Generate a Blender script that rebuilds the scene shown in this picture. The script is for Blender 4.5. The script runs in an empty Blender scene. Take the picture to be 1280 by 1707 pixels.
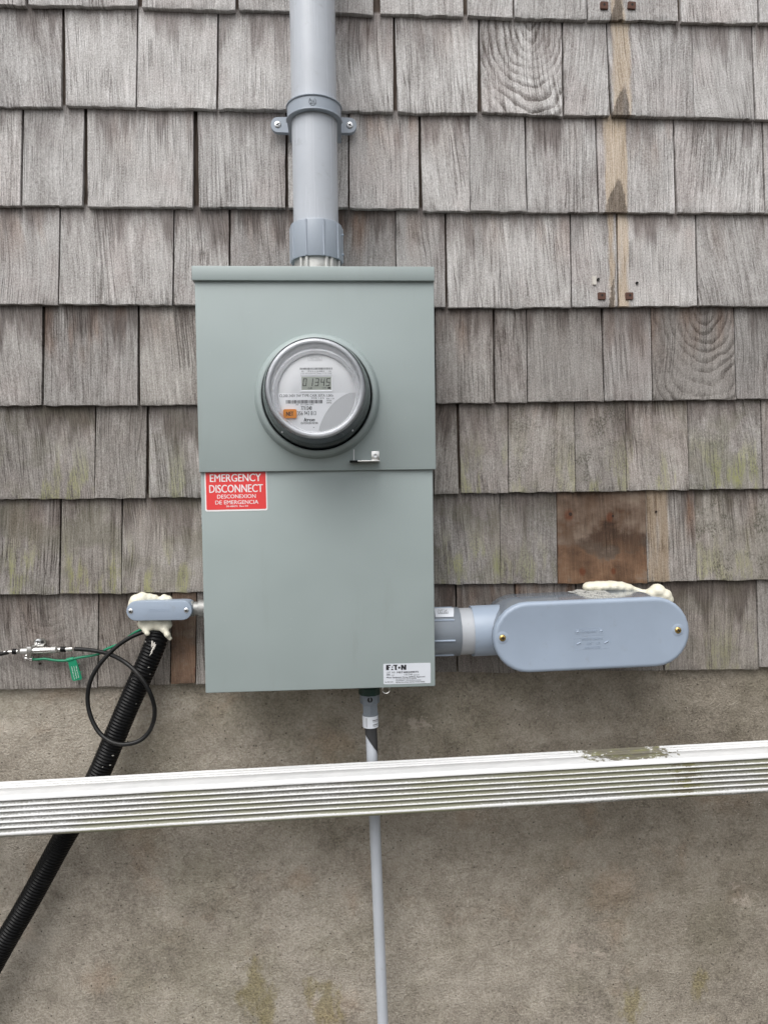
import bpy, bmesh, math, random
from mathutils import Vector, Matrix, noise as mnoise
R = math.radians
random.seed(11)
scene = bpy.context.scene
C = scene.collection

# ------------------------------------------------------------------ camera
FPX, CXP, CYP = 1200.0, 640.0, 853.5          # focal length and centre in photo pixels
CAM = Vector((0.0, -1.3, 1.5))
YAW, PITCH, ROLL = 0.0590, 0.0340, -0.0142
_f = Vector((math.sin(YAW)*math.cos(PITCH), math.cos(YAW)*math.cos(PITCH), -math.sin(PITCH)))
_r = Vector((math.cos(YAW), -math.sin(YAW), 0))
_u = _r.cross(_f)
_r, _u = math.cos(ROLL)*_r + math.sin(ROLL)*_u, -math.sin(ROLL)*_r + math.cos(ROLL)*_u
cd = bpy.data.cameras.new('camera')
cam = bpy.data.objects.new('camera', cd); C.objects.link(cam)
cam.matrix_world = Matrix(((_r.x, _u.x, -_f.x, CAM.x), (_r.y, _u.y, -_f.y, CAM.y), (_r.z, _u.z, -_f.z, CAM.z), (0, 0, 0, 1)))
cd.sensor_fit = 'HORIZONTAL'; cd.sensor_width = 36; cd.lens = 36*FPX/1280
cd.clip_start = 0.02; cd.clip_end = 500
scene.camera = cam

def W(px, py, d=0.0):
    """point of the wall-parallel plane d metres in front of the shingle faces"""
    v = _f + (px-CXP)/FPX*_r - (py-CYP)/FPX*_u
    t = (-d - CAM.y)/v.y
    return CAM + v*t

# ------------------------------------------------------------------ world, sun, exposure
SUN_EL, SUN_AZ = 56.0, 28.0                   # azimuth: from the left of the camera's back
w = bpy.data.worlds.new('World'); scene.world = w; w.use_nodes = True
nt = w.node_tree; nt.nodes.clear()
out = nt.nodes.new('ShaderNodeOutputWorld'); bg = nt.nodes.new('ShaderNodeBackground')
sky = nt.nodes.new('ShaderNodeTexSky'); sky.sky_type = 'NISHITA'; sky.sun_disc = False
sky.sun_elevation = R(SUN_EL); sky.sun_rotation = R(180+SUN_AZ)
sky.air_density = 1.0; sky.dust_density = 4.0; sky.ozone_density = 1.0
hs = nt.nodes.new('ShaderNodeHueSaturation'); hs.inputs['Saturation'].default_value = 0.18
nt.links.new(sky.outputs[0], hs.inputs['Color']); nt.links.new(hs.outputs[0], bg.inputs[0])
bg.inputs[1].default_value = 0.12
nt.links.new(bg.outputs[0], out.inputs[0])
sl = bpy.data.lights.new('sun', 'SUN'); sl.energy = 1.3; sl.angle = R(55); sl.color = (1, 0.985, 0.96)
sun = bpy.data.objects.new('sun', sl); C.objects.link(sun)
sd = Vector((-math.sin(R(SUN_AZ))*math.cos(R(SUN_EL)), -math.cos(R(SUN_AZ))*math.cos(R(SUN_EL)), math.sin(R(SUN_EL))))
sun.rotation_euler = sd.to_track_quat('Z', 'Y').to_euler(); sun.location = (-1, -4, 6)
scene.render.engine = 'CYCLES'
scene.view_settings.view_transform = 'Standard'; scene.view_settings.look = 'None'
scene.view_settings.exposure = 0.55; scene.view_settings.gamma = 1.0

# ------------------------------------------------------------------ material helpers
class G:
    def __init__(s, name):
        s.m = bpy.data.materials.new(name); s.m.use_nodes = True
        s.t = s.m.node_tree; s.t.nodes.clear()
        s.o = s.t.nodes.new('ShaderNodeOutputMaterial')
    def n(s, typ): return s.t.nodes.new(typ)
    def put(s, sock, v):
        if v is None: return
        if isinstance(v, bpy.types.NodeSocket): s.t.links.new(v, sock)
        elif isinstance(v, (tuple, list)):
            v = tuple(v)
            if len(sock.default_value) == 4 and len(v) == 3: v = v+(1,)
            sock.default_value = v
        else: sock.default_value = v
    def math(s, op, a, b=None, c=None, clamp=False):
        k = s.n('ShaderNodeMath'); k.operation = op; k.use_clamp = clamp
        for i, v in enumerate((a, b, c)):
            if v is not None: s.put(k.inputs[i], v)
        return k.outputs[0]
    def add(s, a, b): return s.math('ADD', a, b)
    def sub(s, a, b): return s.math('SUBTRACT', a, b)
    def mul(s, a, b): return s.math('MULTIPLY', a, b)
    def sstep(s, x, lo, hi):
        k = s.n('ShaderNodeMapRange'); k.interpolation_type = 'SMOOTHSTEP'
        s.put(k.inputs[0], x); s.put(k.inputs[1], lo); s.put(k.inputs[2], hi)
        return k.outputs[0]
    def vec(s, x, y, z):
        k = s.n('ShaderNodeCombineXYZ')
        for i, v in enumerate((x, y, z)): s.put(k.inputs[i], v)
        return k.outputs[0]
    def sep(s, v):
        k = s.n('ShaderNodeSeparateXYZ'); s.put(k.inputs[0], v); return k.outputs
    def attr(s, name):
        k = s.n('ShaderNodeAttribute'); k.attribute_name = name; return k
    def coord(s, which='Object'): return s.n('ShaderNodeTexCoord').outputs[which]
    def noise(s, v, scale=1, detail=2, rough=.5, dist=0):
        k = s.n('ShaderNodeTexNoise'); s.put(k.inputs['Vector'], v)
        k.inputs['Scale'].default_value = scale; k.inputs['Detail'].default_value = detail
        k.inputs['Roughness'].default_value = rough; k.inputs['Distortion'].default_value = dist
        return k.outputs[0]
    def voro(s, v, scale=1):
        k = s.n('ShaderNodeTexVoronoi'); s.put(k.inputs['Vector'], v); k.inputs['Scale'].default_value = scale
        return k.outputs[0]
    def ramp(s, f, stops):
        k = s.n('ShaderNodeValToRGB'); s.put(k.inputs[0], f); e = k.color_ramp.elements
        while len(e) < len(stops): e.new(0.5)
        for q, (p, c) in zip(e, stops): q.position = p; q.color = tuple(c)+(1,)
        return k.outputs[0]
    def mix(s, f, a, b, mode='MIX'):
        k = s.n('ShaderNodeMix'); k.data_type = 'RGBA'; k.blend_type = mode
        s.put(k.inputs[0], f); s.put(k.inputs[6], a); s.put(k.inputs[7], b); return k.outputs[2]
    def bump(s, h, strength=.5, dist=.001, normal=None):
        k = s.n('ShaderNodeBump'); k.inputs['Strength'].default_value = strength; k.inputs['Distance'].default_value = dist
        s.put(k.inputs['Height'], h); s.put(k.inputs['Normal'], normal); return k.outputs[0]
    def bsdf(s, col, rough=.5, metal=0, normal=None, spec=.5, coat=0, sss=0):
        k = s.n('ShaderNodeBsdfPrincipled'); s.put(k.inputs['Base Color'], col); s.put(k.inputs['Roughness'], rough)
        s.put(k.inputs['Metallic'], metal); s.put(k.inputs['Normal'], normal); s.put(k.inputs['Specular IOR Level'], spec)
        k.inputs['Coat Weight'].default_value = coat
        if sss: k.inputs['Subsurface Weight'].default_value = sss; k.inputs['Subsurface Scale'].default_value = .004
        s.t.links.new(k.outputs[0], s.o.inputs[0]); return s.m

def simple(name, col, rough=.5, metal=0, var=.08, scale=60, bump=.1, spec=.5, dirt=0.0, dirtcol=(.1, .09, .07)):
    g = G(name); p = g.coord()
    n = g.noise(p, scale, 3); n2 = g.noise(p, scale*.15, 3)
    f = g.add(g.mul(g.sub(n, .5), var*2), g.add(g.mul(g.sub(n2, .5), var*2), 1.0))
    k = g.n('ShaderNodeVectorMath'); k.operation = 'SCALE'; k.inputs[0].default_value = col; g.put(k.inputs['Scale'], f)
    c = k.outputs[0]
    if dirt: c = g.mix(g.mul(g.sstep(g.noise(p, scale*.6, 5, .65), .52, .72), dirt), c, dirtcol)
    r = g.add(g.mul(g.sub(n2, .5), .15), rough)
    return g.bsdf(c, r, metal, g.bump(n, bump, .0006) if bump else None, spec)

# weathered cedar: per-shingle data comes with the mesh (seed, tone, warm / algae, stain, cathedral / strip / brown)
def cedar():
    g = G('weathered_cedar')
    u, v, h = g.sep(g.attr('uvw').outputs['Vector'])
    seed, tone, warm = g.sep(g.attr('pa').outputs['Vector'])
    algae, stain, cath = g.sep(g.attr('pb').outputs['Vector'])
    sc, shw, tri = g.sep(g.attr('pc').outputs['Vector'])
    brown, speck, wid = g.sep(g.attr('pd').outputs['Vector'])
    S = g.mul(seed, 13.7)
    lean = g.sub(g.noise(g.vec(S, 3.1, 0), 1, 0), .5)
    wob = g.sub(g.noise(g.vec(g.mul(u, 7), g.mul(v, 3.2), S), 1, 1), .5)
    wob2 = g.sub(g.noise(g.vec(g.mul(u, 24), g.mul(v, 14), g.add(S, 2)), 1, 2), .5)
    u2 = g.add(g.add(g.add(u, g.mul(wob, g.add(.012, g.mul(g.sstep(g.noise(g.vec(S, 5.5, 3), 1, 0), .35, .75), .05)))), g.mul(wob2, .0035)), g.mul(lean, g.mul(v, .5)))
    ch1 = g.sstep(g.noise(g.vec(S, 7.7, 1), 1, 0), .25, .75); ch2 = g.sstep(g.noise(g.vec(S, 1.3, 5), 1, 0), .25, .75); ch3 = g.sstep(g.noise(g.vec(S, 9.3, 8), 1, 0), .25, .75)
    fq = g.add(.6, g.mul(ch1, .8))
    g1 = g.sub(g.noise(g.vec(g.mul(u2, 460), g.mul(v, 22), S), 1, 3, .65), .5)
    g2 = g.sub(g.noise(g.vec(g.mul(g.mul(u2, fq), 170), g.mul(v, 9), g.add(S, 3)), 1, 3, .6), .5)
    g3 = g.sub(g.noise(g.vec(g.mul(u2, 26), g.mul(v, 5), g.add(S, 7)), 1, 3, .55), .5)
    g4 = g.sub(g.noise(g.vec(g.mul(u, 12), g.mul(v, 10), g.add(S, 9)), 1, 4, .6), .5)
    sp = g.sub(g.noise(g.vec(g.mul(u2, 560), g.mul(v, 330), g.add(S, 11)), 1, 2, .7), .5)
    # open grain: thin dark checks that come and go
    ln1 = g.sstep(g.math('ABSOLUTE', g.sub(g.noise(g.vec(g.mul(u2, 130), g.mul(v, 3.5), g.add(S, 15)), 1, 1), .5)), .045, 0)
    ln1 = g.mul(ln1, g.sstep(g.noise(g.vec(g.mul(u, 16), g.mul(v, 12), g.add(S, 17)), 1, 3, .6), .42, .62))
    # cathedral grain: rings round a point above the exposed face, clearer on one side
    du = g.sub(u, g.mul(wid, .62)); dv = g.sub(v, .175)
    rr = g.math('SQRT', g.add(g.math('POWER', g.mul(du, 1.0), 2.0), g.math('POWER', g.mul(dv, .6), 2.0)))
    rr = g.add(rr, g.mul(g.sub(g.noise(g.vec(g.mul(u, 17), g.mul(v, 14), S), 1, 3, .45), .5), .03))
    ph = g.math('FRACT', g.mul(g.math('POWER', rr, .8), 62))
    ringl = g.mul(g.sstep(ph, .35, .93), g.sstep(ph, 1.0, .95))
    ringl = g.mul(g.mul(ringl, cath), g.add(.25, g.sstep(g.noise(g.vec(g.mul(u, 14), g.mul(v, 11), g.add(S, 19)), 1, 3, .6), .36, .6)))
    val = g.add(.55, g.mul(g1, g.add(.35, g.mul(ch2, .5)))); val = g.add(val, g.mul(g2, g.add(.2, g.mul(ch3, .5)))); val = g.add(val, g.mul(g3, .26))
    val = g.add(val, g.mul(g4, .36)); val = g.add(val, g.mul(sp, .85)); val = g.sub(val, g.mul(ringl, .26)); val = g.sub(val, g.mul(ln1, g.add(.06, g.mul(ch3, .22))))
    col = g.ramp(val, [(.05, (.085, .075, .069)), (.32, (.245, .23, .221)), (.55, (.42, .405, .396)), (.9, (.70, .69, .682))])
    col = g.mix(g.mul(g.sstep(g.noise(g.vec(g.mul(u, 9), g.mul(v, 7), g.add(S, 71)), 1, 3, .55), .45, .7), .4), col, (.93, .84, .83), 'MULTIPLY')
    # unweathered brown, in streaks and patches of its own
    wm = g.mul(g.sstep(g.noise(g.vec(g.mul(u2, 30), g.mul(v, 6), g.add(S, 21)), 1, 3), .42, .7), warm)
    wm = g.mul(wm, g.sstep(v, .045, .16))
    col = g.mix(wm, col, g.ramp(val, [(.2, (.12, .06, .035)), (.8, (.40, .25, .17))]))
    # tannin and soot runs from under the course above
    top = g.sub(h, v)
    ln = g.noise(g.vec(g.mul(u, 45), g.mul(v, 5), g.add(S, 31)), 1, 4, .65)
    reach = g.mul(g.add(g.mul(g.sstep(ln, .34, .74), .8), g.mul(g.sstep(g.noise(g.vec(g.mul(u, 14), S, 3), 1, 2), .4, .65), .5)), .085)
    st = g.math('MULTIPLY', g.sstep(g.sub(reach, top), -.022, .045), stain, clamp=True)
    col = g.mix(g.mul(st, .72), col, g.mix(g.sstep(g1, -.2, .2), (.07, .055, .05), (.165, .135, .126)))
    # green-yellow algae in streaks on the low half, mildew speckle
    am = g.sstep(g.noise(g.vec(g.mul(u, 34), g.mul(v, 9), g.add(S, 41)), 1, 3, .6), .50, .63)
    am = g.mul(g.mul(am, g.sstep(v, .125, .012)), g.sstep(g.add(sp, g1), -.22, .12))
    col = g.mix(g.math('MULTIPLY', g.mul(am, algae), 1.0, clamp=True), col, (.44, .46, .22))
    gm = g.mul(g.mul(g.sstep(g.noise(g.vec(g.mul(u, 12), g.mul(v, 14), g.add(S, 47)), 1, 3, .6), .45, .62), algae), .62)
    col = g.mix(gm, col, g.mix(.55, col, (.15, .155, .085)))
    dm = g.sstep(g.noise(g.vec(g.mul(u, 22), g.mul(v, 18), g.add(S, 51)), 1, 5, .75), .47, .6)
    dm = g.mul(g.mul(dm, g.sstep(g.noise(g.vec(g.mul(u, 420), g.mul(v, 260), S), 1, 3, .7), .40, .62)), speck)
    col = g.mix(g.mul(dm, .8), col, (.10, .098, .075))
    # the fresh strip where an old pipe covered the wood, with its dark foot
    ew = g.add(g.math('ABSOLUTE', g.sub(u, sc)), g.mul(g.sub(g.noise(g.vec(g.mul(u, 90), g.mul(v, 22), S), 1, 3), .5), .012))
    sm = g.mul(g.sstep(ew, g.add(shw, .003), g.sub(shw, .003)), g.sstep(shw, .002, .004))
    tan = g.ramp(val, [(.15, (.22, .16, .11)), (.5, (.44, .355, .265)), (.9, (.62, .54, .45))])
    col = g.mix(g.mul(g.mul(sm, .85), g.sstep(g.noise(g.vec(g.mul(u, 60), g.mul(v, 6), g.add(S, 23)), 1, 3), .28, .5)), col, tan)
    tw = g.math('ABSOLUTE', g.sub(g.sub(u, sc), g.mul(g.sub(v, .02), .12)))
    tw = g.add(tw, g.mul(g.sub(g.noise(g.vec(g.mul(u, 120), g.mul(v, 90), g.add(S, 27)), 1, 3, .6), .5), .012))
    tm = g.sub(tri, g.add(v, g.mul(g.math('POWER', g.math('DIVIDE', g.math('MAXIMUM', tw, 0.0), g.math('MAXIMUM', shw, .004)), 1.5), g.mul(tri, .9))))
    tm = g.mul(g.mul(g.sstep(tm, -.004, .006), g.sstep(shw, .002, .004)), g.sstep(tri, .0, .004))
    col = g.mix(g.mul(tm, .8), col, g.mix(g.sstep(g.add(g1, sp), -.2, .25), (.07, .056, .045), (.19, .16, .135)))
    # bare brown board
    bn = g.noise(g.vec(g.mul(u, 15), g.mul(v, 21), g.add(S, 61)), 1, 5, .6)
    lo = g.ramp(g.add(bn, g.mul(g2, .3)), [(.3, (.10, .06, .04)), (.48, (.26, .155, .10)), (.6, (.36, .225, .145)), (.72, (.42, .30, .215))])
    hi = g.ramp(g.add(bn, g.mul(g2, .3)), [(.28, (.085, .062, .05)), (.5, (.25, .18, .138)), (.72, (.43, .345, .28))])
    bcol = g.mix(g.sstep(g.add(v, g.mul(g.sub(bn, .5), .55)), .05, .11), lo, hi)
    bd = g.sstep(g.math('ABSOLUTE', g.sub(g.add(v, g.mul(g.sub(bn, .5), .18)), .078)), .03, .004)
    bcol = g.mix(g.mul(g.mul(bd, .6), g.sstep(u, .02, .05)), bcol, (.065, .045, .036))
    bcol = g.mix(g.mul(g.sstep(g.noise(g.vec(g.mul(u, 40), g.mul(v, 8), S), 1, 3), .5, .68), .55), bcol, (.17, .105, .07))
    bcol = g.mix(g.mul(g.sstep(g.add(sp, g1), .05, .35), .35), bcol, (.42, .33, .27))
    for su, sv, sr in ((.0225, .126, .012), (.1, .123, .009), (.0455, .022, .008), (.104, .022, .006)):
        dd_ = g.math('SQRT', g.add(g.math('POWER', g.sub(u, su), 2.0), g.math('POWER', g.mul(g.sub(v, sv), .8), 2.0)))
        bcol = g.mix(g.mul(g.sstep(g.add(dd_, g.mul(g.sub(bn, .5), .01)), sr, sr*.35), .7), bcol, (.20, .06, .025))
    col = g.mix(brown, col, bcol)
    col = g.mix(g.sstep(g.sub(v, h), .004, .010), col, g.mix(g.sstep(g1, -.2, .2), (.045, .034, .028), (.115, .09, .074)))
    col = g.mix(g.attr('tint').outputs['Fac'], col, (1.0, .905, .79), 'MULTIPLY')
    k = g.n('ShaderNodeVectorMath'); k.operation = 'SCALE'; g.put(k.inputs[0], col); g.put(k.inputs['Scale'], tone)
    ht = g.sub(g.add(g.add(g.mul(g1, 1.2), g.mul(g2, 1.2)), g.mul(sp, .6)), g.add(g.mul(ringl, .9), g.mul(ln1, .8)))
    return g.bsdf(k.outputs[0], .85, 0, g.bump(ht, .9, .0016), .2)
M = {}
M['cedar'] = cedar()

BLOTS = [(W(x, y).x, W(x, y).z, r) for x, y, r in ((425, 1665, .04), (440, 1700, .03), (545, 1690, .035), (515, 1660, .02), (1055, 1685, .025), (1170, 1655, .02))]
PALE = [(W(x, y).x, W(x, y).z, r) for x, y, r in ((965, 1592, .03), (1005, 1598, .022), (1245, 1510, .03), (1230, 1485, .018), (700, 1210, .03), (180, 1165, .03), (1180, 1270, .02))]
def concrete():
    g = G('parged_concrete'); p = g.coord('Object')
    x, y, z = g.sep(p)
    a = g.noise(p, 3.2, 5, .62); b = g.noise(p, 14, 5, .6); c = g.noise(p, 75, 4, .6); d = g.noise(p, 260, 4, .7)
    f = g.add(.58, g.mul(g.sub(a, .5), .6)); f = g.add(f, g.mul(g.sub(b, .5), .62)); f = g.add(f, g.mul(g.sub(c, .5), .45)); f = g.add(f, g.mul(g.sub(d, .5), 1.0))
    col = g.ramp(f, [(.1, (.085, .074, .06)), (.34, (.265, .233, .194)), (.56, (.415, .37, .308)), (.9, (.63, .575, .50))])
    # broadly darker towards the right and the upper edge, olive and reddish blotches
    dark_ramp = g.sstep(g.add(g.mul(x, .55), g.add(g.mul(g.sub(a, .5), 1.7), g.mul(g.sub(z, .9), .7))), -.26, .45)
    col = g.mix(g.mul(dark_ramp, .7), col, (.56, .545, .51), 'MULTIPLY')
    col = g.mix(g.mul(g.sstep(g.noise(p, 5.3, 4, .6), .48, .66), .5), col, (.72, .73, .66), 'MULTIPLY')
    col = g.mix(g.mul(g.sstep(g.noise(g.vec(g.add(x, 4.1), 0, z), 6.0, 4, .6), .54, .68), .5), col, (.95, .8, .7), 'MULTIPLY')
    # pale crumbs, dark pits
    col = g.mix(g.mul(g.sstep(g.voro(p, 95), .17, .08), g.sstep(g.noise(p, 9, 3), .5, .62)), col, (.5, .44, .38))
    col = g.mix(g.mul(g.sstep(g.voro(p, 60), .12, .05), .8), col, (.045, .038, .03))
    # yellow-green growth low on the wall
    am = None
    for bx, bz, br in BLOTS:
        dd = g.math('SQRT', g.add(g.math('POWER', g.mul(g.sub(x, bx), 1/br), 2.0), g.math('POWER', g.mul(g.sub(z, bz), .55/br), 2.0)))
        q = g.sstep(g.add(dd, g.mul(g.sub(g.noise(g.vec(g.mul(x, 1.8), 0, z), 24, 6, .7), .5), 3.4)), 1.0, .3)
        am = q if am is None else g.math('MAXIMUM', am, q)
    col = g.mix(g.mul(am, .55), col, g.mix(g.sstep(d, .4, .6), (.17, .135, .05), (.32, .27, .10)))
    pm = None
    for bx, bz, br in PALE:
        dd = g.math('SQRT', g.add(g.math('POWER', g.mul(g.sub(x, bx), 1/br), 2.0), g.math('POWER', g.mul(g.sub(z, bz), 1.6/br), 2.0)))
        q = g.sstep(g.add(dd, g.mul(g.sub(g.noise(p, 60, 4, .7), .5), 2.6)), .8, .4)
        pm = q if pm is None else g.math('MAXIMUM', pm, q)
    col = g.mix(g.mul(pm, g.mul(g.sstep(c, .44, .56), .75)), col, (.50, .43, .365))
    ck = g.mul(g.sstep(g.math('ABSOLUTE', g.sub(g.noise(g.vec(g.mul(x, 1.0), 0, g.mul(z, 1.6)), 4.2, 4, .55), .5)), .0035, .001), g.sstep(g.noise(p, 2.7, 2), .5, .6))
    col = g.mix(g.mul(ck, .28), col, (.06, .05, .04))
    ht = g.add(g.mul(b, .6), g.add(g.mul(c, .38), g.mul(d, 1.3)))
    return g.bsdf(col, .95, 0, g.bump(ht, 1.0, .0034), .15)
M['concrete'] = concrete()

def paint_box():
    g = G('grey_green_enamel'); p = g.coord('Object')
    n = g.noise(p, 900, 2); m = g.noise(p, 6, 3)
    sp = g.mul(g.sstep(g.voro(p, 38), .045, .02), .5)
    col = g.mix(g.sstep(m, .3, .7), (.312, .365, .360), (.330, .383, .380))
    col = g.mix(sp, col, (.45, .47, .44))
    col = g.mix(g.mul(g.sstep(g.noise(g.vec(g.mul(g.sep(p)[0], 30), 0, g.mul(g.sep(p)[2], 4)), 1, 4, .7), .55, .8), .25), col, (.26, .285, .27))
    return g.bsdf(col, g.add(.36, g.mul(m, .1)), 0, g.bump(n, .06, .0004, g.bump(g.noise(p, 5, 2), .35, .012)), .45)
M['enamel'] = paint_box()

def pvc(name, col, rough=.38):
    g = G(name); p = g.coord('Object')
    m = g.noise(p, 9, 4, .6); s = g.noise(g.vec(g.mul(g.sep(p)[0], 180), g.mul(g.sep(p)[1], 180), g.mul(g.sep(p)[2], 7)), 1, 3)
    c2 = tuple(v*.9 for v in col)
    c = g.mix(g.sstep(m, .3, .72), c2, col)
    c = g.mix(g.mul(g.sstep(g.noise(p, 45, 5, .7), .58, .75), .22), c, (.22, .21, .19))
    return g.bsdf(c, g.add(rough, g.mul(g.sub(s, .5), .15)), 0, g.bump(s, .05, .0004), .5)
M['pvc'] = pvc('grey_pvc', (.325, .388, .48))
M['pvc_pipe'] = pvc('pale_grey_pvc_pipe', (.52, .552, .60), .26)
M['pvc_gloss'] = pvc('glossy_grey_pvc', (.22, .25, .29), .12)
M['pvc_dark'] = pvc('dark_grey_pvc', (.19, .215, .245))
M['pvc_white'] = pvc('pale_pvc_collar', (.42, .44, .47))
M['pvc_fit'] = pvc('neutral_grey_pvc', (.345, .39, .45))
M['hub'] = simple('cast_aluminium', (.52, .52, .50), .5, .75, .22, 130, .5, dirt=.5, dirtcol=(.3, .29, .27))
M['nip'] = simple('dull_galvanised', (.30, .30, .29), .5, .6, .3, 200, .5, dirt=.5, dirtcol=(.1, .1, .09))
M['steel'] = simple('bright_steel', (.72, .71, .69), .25, 1, .1, 90, .1)
M['zinc'] = simple('zinc_screw', (.75, .76, .77), .3, 1, .08, 300, .1)
M['brass'] = simple('brass_screw', (.66, .46, .17), .3, 1, .12, 300, .1)
M['black'] = simple('black_plastic', (.005, .005, .0055), .34, 0, .3, 80, .1, spec=.16, dirt=.04, dirtcol=(.2, .19, .18))
M['cable'] = simple('black_cable_jacket', (.007, .007, .007), .4, 0, .3, 60, .1, spec=.3, dirt=.15, dirtcol=(.12, .11, .1))
M['black_tape'] = simple('black_tape', (.03, .03, .032), .5, 0, .2, 60, .1)
M['slot'] = simple('dark_recess', (.015, .014, .013), .8)
M['green'] = simple('green_insulation', (.005, .20, .10), .4, 0, .12, 60, .05)
M['green_tag'] = simple('green_tag_plastic', (.006, .23, .115), .45, 0, .1, 50, .05)
M['green_dark'] = simple('green_bonding_ring', (.004, .024, .016), .45, 0, .4, 200, .3)
M['foam'] = simple('cream_spray_foam', (.72, .69, .57), .6, 0, .16, 70, .9, dirt=.25, dirtcol=(.52, .46, .31))
M['red'] = simple('red_sticker', (.77, .055, .055), .4, 0, .04, 40, .0)
M['white_ink'] = simple('white_ink', (.86, .84, .84), .5, 0, .02, 40, 0)
M['meter_label'] = simple('meter_label', (.93, .94, .96), .4, 0, .02, 40, 0)
M['white_label'] = simple('white_label', (.66, .69, .74), .35, 0, .04, 40, 0)
M['ink'] = simple('black_ink', (.02, .02, .024), .5, 0, .05, 40, 0)
M['grey_ink'] = simple('grey_ink', (.17, .17, .18), .5, 0, .05, 40, 0)
M['orange'] = simple('orange_sticker', (.86, .29, .03), .4, 0, .05, 40, 0)
M['face'] = simple('meter_face_grey', (.80, .81, .82), .45, 0, .04, 40, 0)
M['face2'] = simple('meter_face_panel', (.60, .61, .62), .4, 0, .04, 40, 0)
M['bezel'] = simple('meter_bezel_grey', (.90, .91, .93), .3, 0, .05, 40, 0)
M['navy'] = simple('meter_base_black', (.008, .010, .016), .25, 0, .1, 40, 0, spec=.2)
M['lcd'] = simple('lcd_glass', (.42, .45, .39), .3, 0, .04, 40, 0)
M['nail'] = simple('dark_rusted_nail', (.03, .017, .012), .9, 0, .3, 300, .3)
M['rust'] = simple('rusted_iron', (.105, .052, .038), .9, .0, .45, 140, .6, dirt=.7, dirtcol=(.06, .03, .022))
M['sheath'] = simple('dark_sheathing_felt', (.04, .036, .032), .9)
M['ground'] = simple('packed_earth', (.055, .048, .036), .95, 0, .4, 6, .6)
M['crumb'] = simple('grey_dried_crumb', (.26, .25, .23), .9, 0, .2, 100, .4)
M['rag'] = simple('torn_paper_fibre', (.6, .57, .52), .9, 0, .2, 100, .4)

def glass():
    g = G('clear_polycarbonate')
    t = g.n('ShaderNodeBsdfTransparent'); t.inputs[0].default_value = (.985, .99, 1, 1)
    s = g.n('ShaderNodeBsdfGlossy'); s.inputs['Roughness'].default_value = .04
    f = g.n('ShaderNodeFresnel'); f.inputs[0].default_value = 1.34
    x = g.n('ShaderNodeMixShader'); g.t.links.new(f.outputs[0], x.inputs[0]); g.t.links.new(t.outputs[0], x.inputs[1]); g.t.links.new(s.outputs[0], x.inputs[2])
    g.t.links.new(x.outputs[0], g.o.inputs[0]); return g.m
M['glass'] = glass()

def clear_rim():
    g = G('clear_moulded_rim'); t = g.n('ShaderNodeBsdfTransparent'); t.inputs[0].default_value = (.97, .98, 1, 1)
    p = g.n('ShaderNodeBsdfPrincipled'); p.inputs['Base Color'].default_value = (.88, .90, .93, 1); p.inputs['Roughness'].default_value = .12
    x = g.n('ShaderNodeMixShader'); n = g.noise(g.coord(), 60, 3)
    g.put(x.inputs[0], g.add(.52, g.mul(n, .3))); g.t.links.new(t.outputs[0], x.inputs[1]); g.t.links.new(p.outputs[0], x.inputs[2])
    g.t.links.new(x.outputs[0], g.o.inputs[0]); return g.m
M['rimmat'] = clear_rim()
def smear():
    g = G('thin_foam_smear'); t = g.n('ShaderNodeBsdfTransparent'); p = g.n('ShaderNodeBsdfPrincipled'); c = g.coord()
    p.inputs['Base Color'].default_value = (.60, .60, .57, 1); p.inputs['Roughness'].default_value = .6
    x = g.n('ShaderNodeMixShader'); f = g.math('MULTIPLY', g.sstep(g.noise(c, 110, 5, .7), .34, .62), .8)
    g.put(x.inputs[0], f); g.t.links.new(t.outputs[0], x.inputs[1]); g.t.links.new(p.outputs[0], x.inputs[2])
    g.t.links.new(x.outputs[0], g.o.inputs[0]); return g.m
M['smear'] = smear()

def gutter_white():
    g = G('white_painted_aluminium')
    s, t, gr = g.sep(g.attr('uvw').outputs['Vector'])           # metres along, metres round the section, groove depth 0..1
    p = g.vec(g.mul(s, 1), t, 0)
    fine = g.noise(g.vec(g.mul(s, 260), g.mul(t, 420), 0), 1, 4, .7)
    mid = g.noise(g.vec(g.mul(s, 26), g.mul(t, 60), 3), 1, 4, .65)
    broad = g.noise(g.vec(g.mul(s, 2.6), g.mul(t, 8), 5), 1, 3, .6)
    col = g.mix(g.sstep(mid, .35, .7), (.68, .685, .685), (.77, .77, .77))
    # dirt that settled in the grooves and along the lower lip
    d = g.mul(gr, g.add(.82, g.mul(g.sub(broad, .5), 1.3)))
    d = g.sstep(g.add(d, g.add(g.mul(g.sub(fine, .5), .8), g.mul(g.sub(mid, .5), .5))), .28, .8)
    d = g.mul(d, g.sstep(gr, .02, .35))
    dc = g.mix(g.sstep(broad, .42, .58), (.125, .118, .095), (.15, .148, .075))
    col = g.mix(g.mul(d, .9), col, dc)
    # moss and mud patch on the shoulder near the right, and a dark run down the ribs beside it
    px = g.attr('patch').outputs['Fac']
    iso = g.sub(g.noise(g.vec(g.mul(s, 90), g.mul(t, 90), 13), 1, 4, .7), .5)
    m1 = g.sstep(g.add(px, g.add(g.mul(iso, 2.0), g.mul(g.sub(fine, .5), .6))), .5, .62)
    mc = g.mix(g.sstep(mid, .45, .6), (.12, .105, .065), (.155, .15, .045))
    col = g.mix(g.mul(m1, .9), col, mc)
    col = g.mix(g.mul(g.sstep(g.noise(g.vec(g.mul(s, 400), g.mul(t, 400), 8), 1, 3, .7), .66, .74), .5), col, (.25, .24, .2))
    return g.bsdf(col, .42, 0, g.bump(fine, .12, .0006), .4)
M['gutter'] = gutter_white()

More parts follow.
